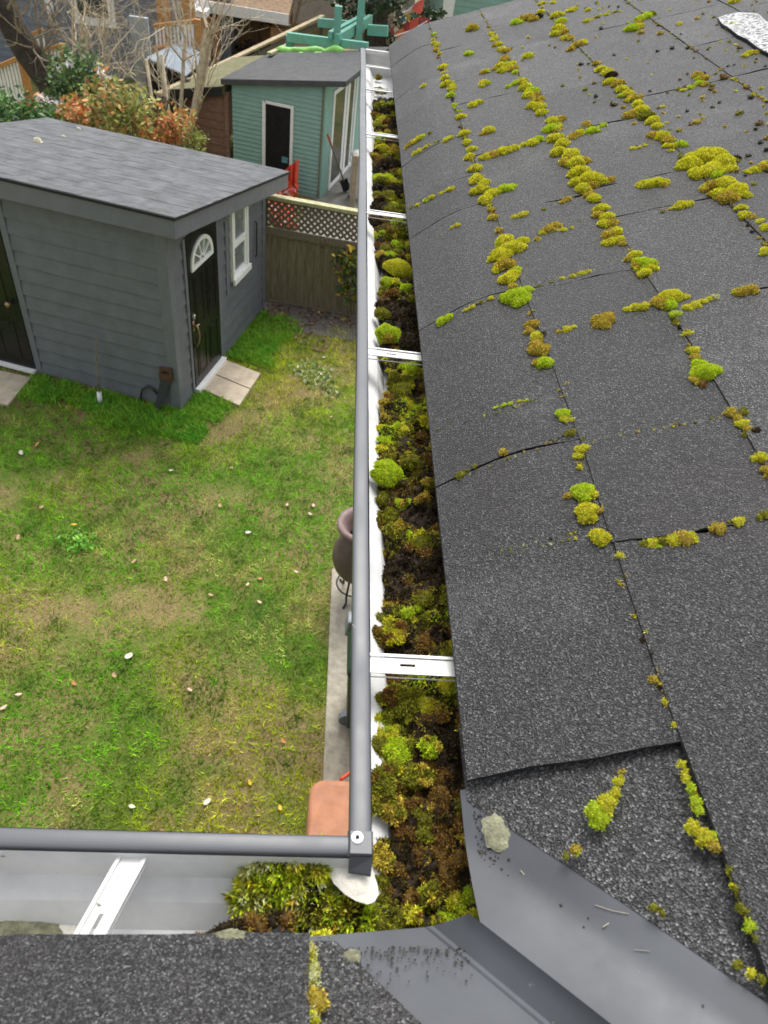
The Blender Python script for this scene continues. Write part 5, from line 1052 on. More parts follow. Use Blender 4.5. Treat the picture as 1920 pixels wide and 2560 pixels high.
cw = onz(q(680, 830)); o_ = leaf_cloud('pale_cuttings', [cw + np.array([dx, dy, .04]) for dx, dy in ((-.25, .3), (-.1, .1), (.05, -.05), (.15, .25), (-.05, .4), (.2, -.2), (.1, .1))], [(.16, .18, .05)], 260, .035, [(.40, .46, .20), (.30, .40, .12), (.55, .55, .33), (.2, .3, .06)], 35); props(o_, 'sprawl of pale grey green leafy cuttings on the lawn near the gutter', 'plant')
cw = onz(q(160, 1185)); o_ = leaf_cloud('bright_weed', [cw + np.array([dx, dy, .04]) for dx, dy in ((0, 0), (.1, .05), (-.1, .1), (.05, .2))], [(.13, .12, .05)], 170, .026, [(.20, .50, .05), (.28, .56, .08), (.14, .40, .04)], 36); props(o_, 'bright green leafy weed in the left half of the lawn', 'plant')
# ------------------------------------------------------------ things on the path under the gutter
def P_(x, y, z=0): return (x, y, z)
ch = thing('clay_chiminea', 'brown clay chiminea on an iron stand half hidden by the gutter', 'chiminea', (.455, 4.60, .035))
mb = MB(); mb.lathe((.455, 4.60, .0), [(.02, .30), (.10, .31), (.16, .38), (.215, .48), (.245, .60), (.24, .70), (.20, .80), (.155, .88), (.135, .95), (.145, 1.0)], 32); mb.build('body', M['clay'], ch, smooth=True)
mb = MB(); mb.lathe((.455, 4.60, .0), [(.146, .995), (.20, 1.0), (.232, 1.03), (.232, 1.06), (.20, 1.075), (.165, 1.05), (.13, .98), (.10, .90)], 32); mb.build('rim', pm('pinkish_clay', (.20, .135, .125), .6, .2, 8), ch, smooth=True)
mb = MB()
for k in range(3):
    t = 2.2 + 2.1 * k; mb.tube([(.455 + .14 * math.cos(t), 4.60 + .14 * math.sin(t), .36), (.455 + .17 * math.cos(t), 4.60 + .17 * math.sin(t), .18), (.455 + .15 * math.cos(t), 4.60 + .15 * math.sin(t), .05), (.455 + .22 * math.cos(t), 4.60 + .22 * math.sin(t), .045)], .012, 6)
mb.tube([(.455 + .17 * math.cos(t), 4.60 + .17 * math.sin(t), .2) for t in np.linspace(0, 2 * math.pi, 20)], .009, 5); mb.build('stand', M['iron'], ch, smooth=True)
bn = thing('rubbish_bin', 'dark green plastic bin with a lid beside the house under the gutter', 'bin', (.63, 3.26, .035))
def taper(mb, cx_, cy_, z0, z1, a0, b0, a1, b1, m=0): mb.hexa([(cx_ - a0, cy_ - b0, z0), (cx_ + a0, cy_ - b0, z0), (cx_ + a0, cy_ + b0, z0), (cx_ - a0, cy_ + b0, z0), (cx_ - a1, cy_ - b1, z1), (cx_ + a1, cy_ - b1, z1), (cx_ + a1, cy_ + b1, z1), (cx_ - a1, cy_ + b1, z1)], m)
mb = MB(); taper(mb, .63, 3.26, .10, .98, .215, .2, .27, .25); mb.build('bin_body', M['green_pl'], bn, bev=.02)
mb = MB(); taper(mb, .63, 3.28, .985, 1.06, .29, .27, .25, .23); mb.build('lid', M['green_pl'], bn, bev=.02)
mb = MB(); taper(mb, .375, 3.50, .93, 1.10, .05, .075, .035, .06); mb.build('handle', M['greyblue'], bn, bev=.02)
for y_ in (3.14,):
    mb = MB(); mb.tube([(.43, y_ - .02, .13), (.43, y_ + .03, .13)], .085, 16); mb.build('wheel', M['greyblue'], bn)
def rrect(x0, x1, y0, y1, rad, n=10):
    P = []
    for cx_, cy_, a0 in ((x1 - rad, y1 - rad, 0), (x0 + rad, y1 - rad, 90), (x0 + rad, y0 + rad, 180), (x1 - rad, y0 + rad, 270)):
        for k in range(n + 1): t = R(a0 + 90 * k / n); P.append((cx_ + rad * math.cos(t), cy_ + rad * math.sin(t)))
    return P
mb = MB(); lay = [(0, .04), (0, .44), (.003, .468), (.012, .487), (.026, .498), (.05, .503)]; n = len(rrect(0, 1, 0, 1, .1))
for ins, z in lay:
    for (x, y) in rrect(.122 + ins, .70 - ins, 1.60 + ins, 2.43 - ins, .11): mb.v.append((x, y, z))
for i in range(len(lay) - 1):
    for k in range(n): a = i * n + k; b = i * n + (k + 1) % n; mb.f.append([a, b, b + n, a + n]); mb.m.append(0)
e = (len(lay) - 1) * n; mb.f.append([e + k for k in range(n)]); mb.m.append(0)
props(mb.build('storage_box', M['terra'], smooth=False), 'orange brown box with rounded corners on the path by the gutter corner', 'box')
w = at(q(742, 1680), 2.46); w2 = at(q(757, 1668), 2.50); mb = MB(); mb.tube([Vector(w) + Vector((-.02, 0, -.03)), w, w2, Vector(w2) + Vector((.1, .02, .05)), (.66, 2.52, .3), (.70, 2.54, .05)], .014, 8); props(mb.build('red_hose', M['redp'], smooth=True), 'orange red hose end curling behind the orange brown box', 'hose')

# ------------------------------------------------------------ teal shed beyond the fence, brown lean-to beside it
GO = np.array([-.35, 14.95, 0])
gs = thing('teal_shed', 'teal clapboard shed with a flat dark roof and an open doorway', 'shed', GO, RZ)
def roofz(x): return 2.16 + .16 * x
mb = MB(); lap(mb, (-1.84, 0), (1, 0), 1.84, -.02, 2.2, .082, (0, -1), .028); mb.build('wall', M['teal'], gs, local=True, fixn=False, clip=[(Vector((0, 0, 2.10)), Vector((-.16, 0, 1)))])
mb = MB(); lap(mb, (0, 0), (0, 1), 3.0, -.02, 2.1, .082, (1, 0), .024); mb.face([(0, 3.0, 0), (-1.84, 3.0, 0), (-1.84, 3.0, 1.8), (0, 3.0, 2.1)]); mb.face([(-1.84, 0, 0), (-1.84, 3, 0), (-1.84, 3, 1.8), (-1.84, 0, 1.8)]); mb.build('wall', M['teal'], gs, local=True, fixn=False)
mb = MB(); mb.box((-.03, -.040, 0), (.002, -.0005, 2.08)); mb.build('corner_trim', M['wood_grey'], gs, local=True)
mb = MB(); mb.box((.0005, -.026, 0), (.032, .42, 2.05)); mb.build('corner_trim', pm('pale_teal_board', (.22, .40, .34), .6, .1, 5), gs, local=True)
mb = MB(); y0, y1 = -.17, 3.15; xa, xb = -2.0, .44
mb.hexa([(xa, y0, roofz(xa) - .10), (xb, y0, roofz(xb) - .10), (xb, y1, roofz(xb) - .10), (xa, y1, roofz(xa) - .10), (xa, y0, roofz(xa)), (xb, y0, roofz(xb)), (xb, y1, roofz(xb)), (xa, y1, roofz(xa))]); mb.build('roof', M['felt'], gs, local=True, bev=.01)
mb = MB(); mb.hexa([(-.9, -.03, 1.92), (-.15, -.03, 2.03), (-.15, -.0145, 2.03), (-.9, -.0145, 1.92), (-.9, -.03, 1.955), (-.15, -.03, 2.065), (-.15, -.0145, 2.065), (-.9, -.0145, 1.955)]); mb.build('bare_strip', M['pink'], gs, local=True)
mb = MB(); mb.box((-1.15, -.034, .2), (-.64, -.001, 1.55)); mb.build('doorway', M['dark'], gs, local=True)  # near-black panel on the wall, shade of the interior painted in
mb = MB(); mb.hexa([(-1.215, -.05, .2), (-1.15, -.05, .2), (-1.15, -.0146, .2), (-1.215, -.0146, .2), (-1.215, -.05, 1.60), (-1.15, -.05, 1.55), (-1.15, -.0146, 1.55), (-1.215, -.0146, 1.60)]); mb.box((-.64, -.05, .2), (-.585, -.0146, 1.60)); mb.box((-1.149, -.05, 1.55), (-.641, -.0146, 1.605)); mb.build('door_frame', M['wht'], gs, local=True)
mb = MB(); mb.box((-.80, -.044, .55), (-.68, -.0345, .66)); mb.build('hanging_cloth', pm('blue_green_cloth', (.12, .30, .30), .8, .3, 9), gs, local=True)
mb = MB(); a_, b_ = .50, 2.25
for (c, d, xo) in ((a_, a_ + .09, .05), (1.28, 1.40, .05), (1.46, 1.60, .06), (1.95, 2.02, .05), (b_ - .10, b_, .05)): mb.box((.0145, c, .0), (xo, d, 1.86))
mb.box((.0145, a_ + .091, 1.78), (.05, b_ - .101, 1.86)); mb.box((.0145, a_ + .091, .0), (.05, b_ - .101, .08)); sd_o = mb.build('sliding_door', M['wht'], gs, local=True, bev=.004)
mb = MB(); mb.box((.001, a_ + .09, .08), (.036, 1.28, 1.78)); mb.box((.001, 1.60, .08), (.036, 1.95, 1.78)); mb.build('pane', M['glass_d'], sd_o, local=True)
def GL(x, y, z): return Vector(GO + SU * x + SW * y + np.array([0, 0, z]))
shv = thing('shovel', 'long handled shovel with a red grip leaning on the sliding door', 'shovel', GL(.55, .75, 0), RZ)
A, B = Vector(at(p2(1105, 935), 14.9)), Vector(onz(p2(1215, 1250), .25)); mb = MB(); mb.tube([A, B], .018, 8); mb.build('shaft', M['wood_grey'], shv)
mb = MB(); d_ = (B - A).normalized(); mb.tube([A - d_ * .02, A + d_ * .22], .024, 8); mb.build('grip', pm('faded_red', (.42, .12, .09), .6, .2, 9), shv)
mb = MB(); mb.beam(B - d_ * .03, B + d_ * .27, .17, .012, up=(0, -1, .3)); mb.build('blade', M['iron'], shv)
dr = thing('white_drum', 'white plastic drum beside the teal shed half hidden by the gutter', 'drum', (.47, 15.25, 0)); mb = MB(); mb.lathe((.47, 15.25, 0), [(.0001, 0), (.20, 0), (.215, .05), (.215, .72), (.20, .80)], 24); mb.build('drum_body', M['white_pl'], dr, smooth=True)
mb = MB(); mb.lathe((.47, 15.25, 0), [(.225, .80), (.225, .86), (.1, .90), (.0001, .9)], 24); mb.build('lid', M['white_pl'], dr, smooth=True)
w = Vector(onz(p2(1270, 1425))); mb = MB(); mb.box((w.x - .055, w.y - .05, 0), (w.x + .055, w.y + .05, .98)); props(mb.build('wooden_post', pm('pale_post_wood', (.38, .31, .21), .8, .3, 9), bev=.01), 'short pale wooden post standing in front of the white drum', 'post')
# folded orange safety net
rr = random.Random(12); mb = MB(); o0 = lambda x, y, z: tuple(GO + SU * x + SW * y + np.array([0, 0, z])); n = 22
for i in range(n):
    xa_ = -.95 + .58 * i / n; xb_ = -.95 + .58 * (i + 1) / n; ya_ = -.36 - .05 * math.sin(i * 1.9); yb_ = -.36 - .05 * math.sin((i + 1) * 1.9); h = .30 + .46 * (max(0, i - 5) / 16) ** .8; h2 = .30 + .46 * (max(0, i - 4) / 16) ** .8
    mb.hexa([o0(xa_, ya_, 0), o0(xb_, yb_, 0), o0(xb_, yb_ + .012, 0), o0(xa_, ya_ + .012, 0), o0(xa_ + .02, ya_, h), o0(xb_ + .02, yb_, h2), o0(xb_ + .02, yb_ + .012, h2), o0(xa_ + .02, ya_ + .012, h)])
z4 = zm(600, 440, 500 / 1659)
nt2 = mb.build('safety_net', M['redp']); props(nt2, 'crumpled orange red safety net standing by the doorway of the teal shed', 'net')
leaf_cloud('crumpled_folds', [o0(-.7, -.5, .25), o0(-.9, -.5, .18), o0(-.5, -.48, .22)], [(.22, .12, .2)], 260, .07, [(.80, .12, .05), (.75, .20, .06), (.85, .10, .10), (.8, .5, .45)], 41, nt2)
leaf_cloud('loose_netting', [onz(z4(x, y), .12) for (x, y) in ((230, 230), (300, 250), (380, 290), (260, 320), (340, 350), (410, 380), (230, 300), (300, 190), (400, 240))], [(.14, .14, .12)], 700, .06, [(.80, .12, .05), (.75, .20, .06), (.85, .10, .10), (.85, .6, .55)], 42, nt2)
br = thing('brown_lean_to', 'brown board lean-to with a mossy roof joined to the teal shed', 'shed', GO + SU * -1.9, RZ)
mb = MB(); lap(mb, (-1.06, .02), (1, 0), 1.05, 0, 1.62, .15, (0, -1), .02); mb.face([(-1.06, .02, 0), (-1.06, 2.8, 0), (-1.06, 2.8, 1.4), (-1.06, .02, 1.4)]); mb.build('wall', M['brown'], br, local=True, fixn=False, clip=[(Vector((0, 0, 1.60)), Vector((-.2, 0, 1)))])
mb = MB(); mb.box((-.10, -.03, 0), (-.02, -.005, 1.55)); mb.build('corner_post', M['brown'], br, local=True)
mb = MB(); mb.hexa([(-1.2, -.12, 1.29), (-.09, -.12, 1.555), (-.09, 3.0, 1.555), (-1.2, 3.0, 1.29), (-1.2, -.12, 1.46), (-.09, -.12, 1.71), (-.09, 3.0, 1.71), (-1.2, 3.0, 1.46)]); mb.build('roof', [M['mossy_roof']], br, local=True, bev=.01)
mb = MB(); mb.hexa([(-1.2, -.135, 1.28), (-.09, -.135, 1.545), (-.09, -.1205, 1.545), (-1.2, -.1205, 1.28), (-1.2, -.135, 1.45), (-.09, -.135, 1.70), (-.09, -.1205, 1.70), (-1.2, -.1205, 1.45)]); mb.build('fascia', M['asphalt_edge'], br, local=True)
# rail fence running back past the lean-to
bf = thing('rail_fence', 'long weathered fence with a top rail running back behind the teal shed', 'fence', (-3.52, 15.4, 0), 0)
fa, fb = Vector((-3.52, 15.4, 1.42)), Vector((-.76, 24.75, 1.42)); fd = (fb - fa); mb = MB(); mb.beam(fa, fb, .13, .05); mb.build('top_rail', pm('pale_rail_wood', (.42, .34, .21), .85, .3, 6), bf, bev=.005)
mb = MB(); mb.beam(fa + Vector((0, 0, -.16)), fb + Vector((0, 0, -.16)), .04, .10); mb.build('side_rail', M['wood_grey'], bf)
for i in range(5):
    p = fa + fd * (i / 4.0 * .99 + .003); mb = MB(); mb.box((p.x - .05, p.y - .05, 0), (p.x + .05, p.y + .05, 1.393)); mb.build('post', M['wood_grey'], bf)
mb = MB(); rr = random.Random(3)
for i in range(66):
    p = fa + fd * ((i + .5) / 66); e = fd.normalized() * .063; o = Vector((.03 + rr.uniform(-.004, .004), 0, 0)); mb.beam(p + o + Vector((0, 0, -1.38)), p + o + Vector((0, 0, -.22 - .03 * rr.random())), .125, .018, up=(1, 0, 0))
mb.build('board_panel', M['fence'], bf)
# green tarp and loose boards at the back of the teal shed roof
tA, tB = Vector(at(p2(740, 352), 17.9)), Vector(at(p2(1230, 352), 17.6)); mb = MB(); pts = [tA.lerp(tB, i / 14) + Vector((0, .03 * math.sin(i * 2.3), .02 * math.sin(i * 1.7))) for i in range(15)]
mb.tube(pts, [.03] + [.075 + .02 * math.sin(i * 1.3) for i in range(13)] + [.04], 12); mb.tube([p + Vector((.03, -.15, -.05)) for p in pts[2:11]], [.05 + .015 * math.sin(i * 2.2) for i in range(9)], 10)
props(mb.build('rolled_tarp', M['lime'], smooth=True), 'rolled lime green tarp on the back edge of the teal shed roof', 'tarp')
mb = MB(); mb.beam(at(p2(1205, 345), 17.7), at(p2(1320, 345), 17.7), .3, .05); props(mb.build('loose_board', pm('tan_board', (.50, .38, .22), .8, .2, 7)), 'short tan board lying beside the green tarp', 'board')
mb = MB(); mb.beam(at(p2(700, 372), 17.2), at(p2(845, 305), 19.2), .10, .05); props(mb.build('loose_board', M['fence_cap']), 'pale plank sticking up left of the green tarp', 'board')
# teal timber frame
tf = thing('timber_frame', 'teal painted timber pergola frame behind the shed', 'frame', at(p2(1180, 290), 17.8) * np.array([1, 1, 0]))
def tb(nm_, a, Ya, b, Yb, w=.13, h=.17):
    mb = MB(); mb.beam(at(p2(*a), Ya), at(p2(*b), Yb), w, h); return mb.build(nm_, M['teal_wood'], tf, bev=.006)
def tpost(p, Y, z0=0, zt=None):
    w = at(p2(*p), Y); mb = MB(); mb.box((w[0] - .075, w[1] - .075, z0), (w[0] + .075, w[1] + .075, zt if zt else w[2])); return mb.build('post', M['teal_wood'], tf, bev=.006)
tpost((1180, 40), 17.9); tpost((1360, -250), 18.6, 0); tpost((840, 245), 18.4)
tb('beam', (830, 255), 18.3, (1380, 325), 17.6); tb('beam', (1165, 275), 17.7, (1400, 135), 19.6, .10, .2); tb('beam', (1120, 245), 17.8, (1350, 120), 19.7, .10, .14); tb('beam', (1040, 155), 19.5, (1260, 175), 19.3); tb('beam', (1380, 205), 19.0, (1520, 215), 18.9, .12, .2)
# evergreen and pale bush, bunting, teal house
tr = thing('evergreen_tree', 'dark evergreen tree trunk with hanging foliage behind the timber frame', 'tree', (.75, 21.6, 0)); mb = MB(); mb.tube([(.72, 21.6, 0), (.70, 21.6, 2), (.76, 21.6, 4.5), (.75, 21.6, 9)], [.34, .28, .24, .08], 12); mb.build('trunk', M['bark_d'], tr, smooth=True)
cs = [(.75 + 1.3 * math.cos(k * 2.4) * (1 - k / 34), 21.6 + 1.3 * math.sin(k * 2.4) * (1 - k / 34), 2.2 + .22 * k) for k in range(30)] + [(1.25, 21.2, 1.0), (.3, 21.9, 1.1), (1.4, 21.5, 1.7), (.2, 21.4, 2.2), (1.0, 21.0, .5)]
leaf_cloud('crown', cs, [(.55, .55, .35)], 6000, .09, [(.02, .045, .018), (.035, .07, .025), (.05, .09, .03), (.015, .03, .014)], 51, tr, flat=.4)
leaf_cloud_o = leaf_cloud('pale_bush', [(1.15, 23.2, 1.9), (1.4, 23.4, 1.7), (1.0, 23.1, 1.5), (.1, 23.8, 2.1), (-.15, 24, 1.8), (.0, 23.6, 1.4)], [(.32, .3, .4)], 900, .08, [(.62, .52, .42), (.50, .42, .33), (.7, .62, .52), (.12, .13, .06)], 52); props(leaf_cloud_o, 'pale dried flower bush behind the evergreen trunk', 'bush')
bu = thing('bunting', 'string of red orange and green flags above the far roof corner', 'flags', at(pF(820, 260), 20.8) * np.array([1, 1, 0])); a_, b_ = Vector(at(pF(1020, -40), 21)), Vector(at(pF(650, 210), 20.6)); c_, e_ = Vector(at(pF(1130, 240), 20.8)), Vector(at(pF(650, 470), 20.4)); mb = MB(); mb.tube([a_, a_.lerp(b_, .5) + Vector((0, 0, -.08)), b_], .012, 5); mb.tube([c_, c_.lerp(e_, .5) + Vector((0, 0, -.05)), e_], .012, 5); mb.build('cord', M['wht'], bu)
fc = {'r': pm('red_flag', (.70, .10, .07), .6, .15, 5), 'o': pm('orange_flag', (.78, .22, .08), .6, .15, 5), 'g': pm('green_flag', (.06, .13, .09), .6, .15, 5), 'm': pm('maroon_flag', (.34, .04, .035), .6, .15, 5), 'y': pm('ochre_flag', (.55, .36, .06), .6, .15, 5), 'w': pm('pale_flag', (.75, .6, .5), .6, .15, 5), 'b': pm('blue_green_flag', (.06, .17, .19), .6, .15, 5)}
for (pts, c) in (([(905, 60), (1035, -30), (1020, 140), (980, 185), (885, 140)], 'r'), ([(880, 175), (990, 205), (940, 260), (890, 225)], 'g'), ([(990, 210), (1125, 250), (1085, 345), (985, 300)], 'm'), ([(850, 270), (985, 215), (960, 330), (900, 415), (830, 370)], 'r'), ([(800, 195), (870, 180), (860, 260), (815, 275)], 'y'), ([(720, 230), (795, 215), (790, 265), (740, 275)], 'b'), ([(755, 340), (835, 260), (845, 400), (800, 420)], 'm'), ([(660, 440), (770, 350), (840, 420), (800, 500), (720, 530), (690, 500)], 'o'), ([(690, 195), (890, 115), (880, 160), (730, 215)], 'w'), ([(600, 380), (660, 330), (655, 430), (610, 460)], 'm'), ([(640, 370), (690, 350), (715, 385), (650, 420)], 'w')):
    Y_ = 20.75 + .05 * random.random(); W_ = [Vector(at(pF(*p), Y_ + random.uniform(-.06, .06))) for p in pts]; mb = MB(); o = Vector((0, .012, 0)); mb.face(W_); mb.face([w_ + o for w_ in W_][::-1])
    for i in range(len(W_)): j = (i + 1) % len(W_); mb.face([W_[i], W_[i] + o, W_[j] + o, W_[j]])
    mb.build('flag', fc[c], bu)
th = thing('teal_house', 'teal clapboard house with a white corner board at the top edge', 'house', (2.85, 26, 0), 0)
mb = MB(); lap(mb, (2.85, 26), (1, 0), 8, 0, 5.5, .15, (0, -1), .02); mb.face([(2.85, 26, 0), (2.85, 34, 0), (2.85, 34, 5.5), (2.85, 26, 5.5)]); mb.build('wall', M['teal'], th, fixn=False)
mb = MB(); mb.box((2.78, 25.93, 0), (3.12, 25.978, 5.5)); mb.build('corner_board', M['wht'], th)
mb = MB(); mb.hexa([(2.4, 25.5, 5.5), (11, 25.5, 5.5), (11, 34.5, 5.5), (2.4, 34.5, 5.5), (4.5, 28, 7.4), (10, 28, 7.4), (10, 32, 7.4), (4.5, 32, 7.4)]); mb.build('roof', M['felt'], th)
# ------------------------------------------------------------ houses, porches and sheds on the far left
bh = thing('blue_grey_house', 'blue grey neighbouring house with a white framed window behind the bare branches', 'house', (-8, 22, 0))
mb = MB(); lap(mb, (-15, 21.5), (1, 0), 10.4, 0, 5.2, .16, (0, -1), .02); mb.face([(-4.6, 21.5, 0), (-4.6, 29, 0), (-4.6, 29, 5.2), (-4.6, 21.5, 5.2)]); mb.build('wall', M['blue_side'], bh, fixn=False)
mb = MB(); mb.hexa([(-15.5, 21, 5.2), (-4.1, 21, 5.2), (-4.1, 29.5, 5.2), (-15.5, 29.5, 5.2), (-13, 25, 7.6), (-6, 25, 7.6), (-6, 25.5, 7.6), (-13, 25.5, 7.6)]); mb.build('roof', M['felt'], bh)
wa, wb = at(p1(630, 190), 21.45), at(p1(935, 100), 21.45); mb = MB(); x0_, x1_, z0_ = wa[0], wb[0], (wa[2] + wb[2]) / 2
mb.box((x0_ - .02, 21.36, z0_ - .16), (x1_ + .06, 21.479, z0_)); mb.box((x0_ - .02, 21.38, z0_ + .001), (x0_ + .10, 21.479, z0_ + 1.3)); mb.box((x1_ - .10, 21.38, z0_ + .001), (x1_ + .06, 21.479, z0_ + 1.3)); mb.box((x0_ - .02, 21.38, z0_ + 1.301), (x1_ + .06, 21.479, z0_ + 1.42)); wn = mb.build('window', M['wht'], bh)
mb = MB(); mb.box((x0_ + .101, 21.44, z0_ + .002), (x1_ - .101, 21.47, z0_ + 1.3)); mb.build('pane', M['glass_d'], wn)
for (px_, py_) in ((400, 20), (10, 30)):
    w = at(p1(px_, py_), 21.4); mb = MB(); mb.box((w[0] - .08, 21.40, w[2] - .25), (w[0] + .08, 21.4795, w[2] + .9)); mb.build('trim_board', M['wht'], bh)
def railing(name, label, a, b, Y, h, nb, seed, post=True, Yb=None, wd=.05):
    A, B = Vector(at(p1(*a), Y)), Vector(at(p1(*b), Yb or Y)); t = thing(name, label, 'railing', (A + B) / 2 - Vector((0, 0, h)), 0); mb = MB(); mb.beam(A, B, .13, .07); mb.build('hand_rail', M['ofir'], t)
    mb = MB(); mb.beam(A - Vector((0, 0, h - .08)), B - Vector((0, 0, h - .08)), .07, .06); mb.build('bottom_rail', M['wht'], t)
    mb = MB()
    for i in range(nb): p = A.lerp(B, (i + .5) / nb); wd = (B - A).length / nb * .5; mb.box((p.x - wd / 2, p.y - .02, p.z - h + .11), (p.x + wd / 2, p.y + .02, p.z - .036))
    mb.build('balusters', M['wht'], t)
    if post:
        mb = MB(); mb.box((B.x + .01, B.y - .06, 0), (B.x + .14, B.y + .06, B.z + .05)); mb.build('post', M['ofir'], t)
    return t
railing('stair_railing', 'white slatted stair railing with an orange hand rail at the left frame edge', (-60, 570), (150, 482), 17, .78, 8, 1)
railing('deck_railing', 'white slatted deck railing with an orange corner post behind the dark trunk', (300, 452), (490, 378), 18.5, .5, 7, 2)
railing('porch_railing', 'tall white slatted panel right behind the dark leaning trunk', (255, 285), (355, 245), 19, .62, 7, 3, False)
railing('balcony_railing', 'white balusters with an orange base above the corrugated roof', (1275, 215), (1610, 175), 19.5, .62, 11, 4)
A, B = Vector(at(p1(1280, 420), 19.4)), Vector(at(p1(1480, 400), 19.4)); mb = MB(); mb.beam(A, B, .3, .16); props(mb.build('deck_beam', M['ofir']), 'orange stained beam under the white balcony balusters', 'beam')
for (pa, pb, lab) in (((1345, -40), (1345, 140), 'orange stained post at the top edge left of the woodshed'), ((1555, -40), (1555, 110), 'orange stained post beside the white roof edge')):
    A, B = at(p1(*pa), 20.5), at(p1(*pb), 20.5); mb = MB(); mb.box((A[0] - .14, 20.4, 0), (A[0] + .14, 20.6, A[2] + 1.2)); props(mb.build('porch_post', M['ofir']), lab, 'post')
A, B = at(p1(250, 590), 16.8), at(p1(400, 880), 16.4); mb = MB()
for k in range(4):
    z_ = .75 - .17 * k; y_ = 16.9 - .22 * k; mb.box((-6.35 + .03 * k, y_ - .2, z_ - .17), (-5.55 + .03 * k, y_, z_ - .03), 0); mb.box((-6.37 + .03 * k, y_ - .23, z_ - .029), (-5.53 + .03 * k, y_ + .02, z_), 1)
props(mb.build('porch_steps', [M['wht'], M['ofir']]), 'white porch steps with orange treads at the left', 'steps')
# metal roofed lean-to
ml = thing('metal_roof_shelter', 'low shelter with a blue grey corrugated metal roof and dark inside', 'shelter', (-3.6, 18.2, 0))
c4 = [Vector(at(p1(1215, 480), 17.4)), Vector(at(p1(1545, 625), 16.2)), Vector(at(p1(1720, 470), 18.6)), Vector(at(p1(1500, 345), 19.8))]
mb = MB(); ncor = 64; hh = []
for i in range(ncor + 1):
    for (a, b) in ((c4[0], c4[1]), (c4[3], c4[2])): p = a.lerp(b, i / ncor); mb.v.append((p.x, p.y, p.z + .022 * math.sin(i * math.pi / 2 * 1.0)))
for i in range(ncor): mb.f.append([2 * i, 2 * i + 2, 2 * i + 3, 2 * i + 1]); mb.m.append(0)
b0 = len(mb.v)
for i in range(ncor + 1):
    for (a, b) in ((c4[0], c4[1]), (c4[3], c4[2])): p = a.lerp(b, i / ncor); mb.v.append((p.x, p.y, p.z - .02 + .022 * math.sin(i * math.pi / 2)))
for i in range(ncor): mb.f.append([b0 + 2 * i, b0 + 2 * i + 1, b0 + 2 * i + 3, b0 + 2 * i + 2]); mb.m.append(0)
mb.build('roof', M['corr'], ml, fixn=False)
for p in c4: MB().box((p.x - .06, p.y - .02, 0), (p.x + .06, p.y + .1, p.z - .06)).build('post', M['wood_grey'], ml)
mb = MB(); mb.face([(c4[3].x, c4[3].y, 0), (c4[2].x, c4[2].y, 0), (c4[2].x, c4[2].y, c4[2].z - .05), (c4[3].x, c4[3].y, c4[3].z - .05)]); mb.build('back_wall', M['dark'], ml); mb = MB(); mb.face([(c4[0].x, c4[0].y + .3, 0), (c4[1].x, c4[1].y + .3, 0), (c4[1].x, c4[1].y + .3, c4[1].z - .12), (c4[0].x, c4[0].y + .3, c4[0].z - .12)]); mb.build('shade_sheet', M['dark'], ml)  # near-black sheets, the shade under the metal roof put in as colour
w = at(p1(1180, 400), 17.8); mb = MB(); mb.box((w[0] - .22, 17.8, 0), (w[0] + .16, 17.92, w[2] + .55)); props(mb.build('grey_panel', pm('grey_panel_paint', (.33, .36, .38), .6, .2, 4), bev=.01), 'light grey upright panel left of the corrugated roof', 'panel')
# woodshed
ws = thing('woodshed', 'open plywood woodshed with a white edged roof behind the rail fence', 'shed', (-2.7, 23, 0)); A, B = Vector(at(p8(290, 70), 22.6)), Vector(at(p8(1460, 260), 22.6)); mb = MB()
mb.hexa([A + Vector((0, 0, -.12)), B + Vector((0, 0, -.12)), B + Vector((0, 2.5, .1)), A + Vector((0, 2.5, .1)), A + Vector((0, 0, .10)), B + Vector((0, 0, .10)), B + Vector((0, 2.5, .32)), A + Vector((0, 2.5, .32))]); mb.build('roof', pm('leaf_littered_roof', (.26, .17, .10), .9, .5, 9, .5, .02, 20), ws); mb = MB(); mb.hexa([A + Vector((0, -.04, -.12)), B + Vector((0, -.04, -.12)), B + Vector((0, -.003, -.12)), A + Vector((0, -.003, -.12)), A + Vector((0, -.04, .13)), B + Vector((0, -.04, .13)), B + Vector((0, -.003, .13)), A + Vector((0, -.003, .13))]); mb.build('fascia', M['wht'], ws)
mb = MB(); mb.box((A.x + .05, 24.9, 0), (B.x - .05, 25.0, 1.7)); mb.build('back_wall', M['ply'], ws)
MB().box((B.x - .48, 22.75, 0), (B.x - .06, 22.85, A.z - .28)).build('front_panel', M['ply'], ws); MB().box((B.x - .04, 22.7, 0), (B.x + .05, 22.8, B.z - .13)).build('front_post', M['wood_grey'], ws); MB().box((A.x + .3, 22.75, 0), (A.x + .5, 22.85, A.z - .2)).build('front_post', M['ply'], ws)
w = at(p8(1175, 440), 23.2); mb = MB(); mb.tube([(w[0] + .22 * math.cos(t), 23.2, w[2] + .27 * math.sin(t)) for t in np.linspace(0, 2 * math.pi, 25)], .022, 6, cap=False); mb.tube([(w[0] + .19 * math.cos(t), 23.2, w[2] + .24 * math.sin(t)) for t in np.linspace(0, 2 * math.pi, 25)], .008, 5, cap=False); props(mb.build('wheel_hoop', M['iron'], smooth=True), 'dark wheel hoop hung inside the plywood woodshed', 'wheel')
lg = leaf_cloud('firewood_heap', [(-2.9, 23.6, .5), (-2.5, 23.5, .55), (-3.2, 23.6, .4), (-2.2, 23.6, .4)], [(.35, .3, .28)], 420, .11, [(.22, .14, .09), (.12, .08, .06), (.36, .22, .12), (.05, .04, .035)], 61); props(lg, 'heap of dark firewood inside the plywood woodshed', 'firewood')
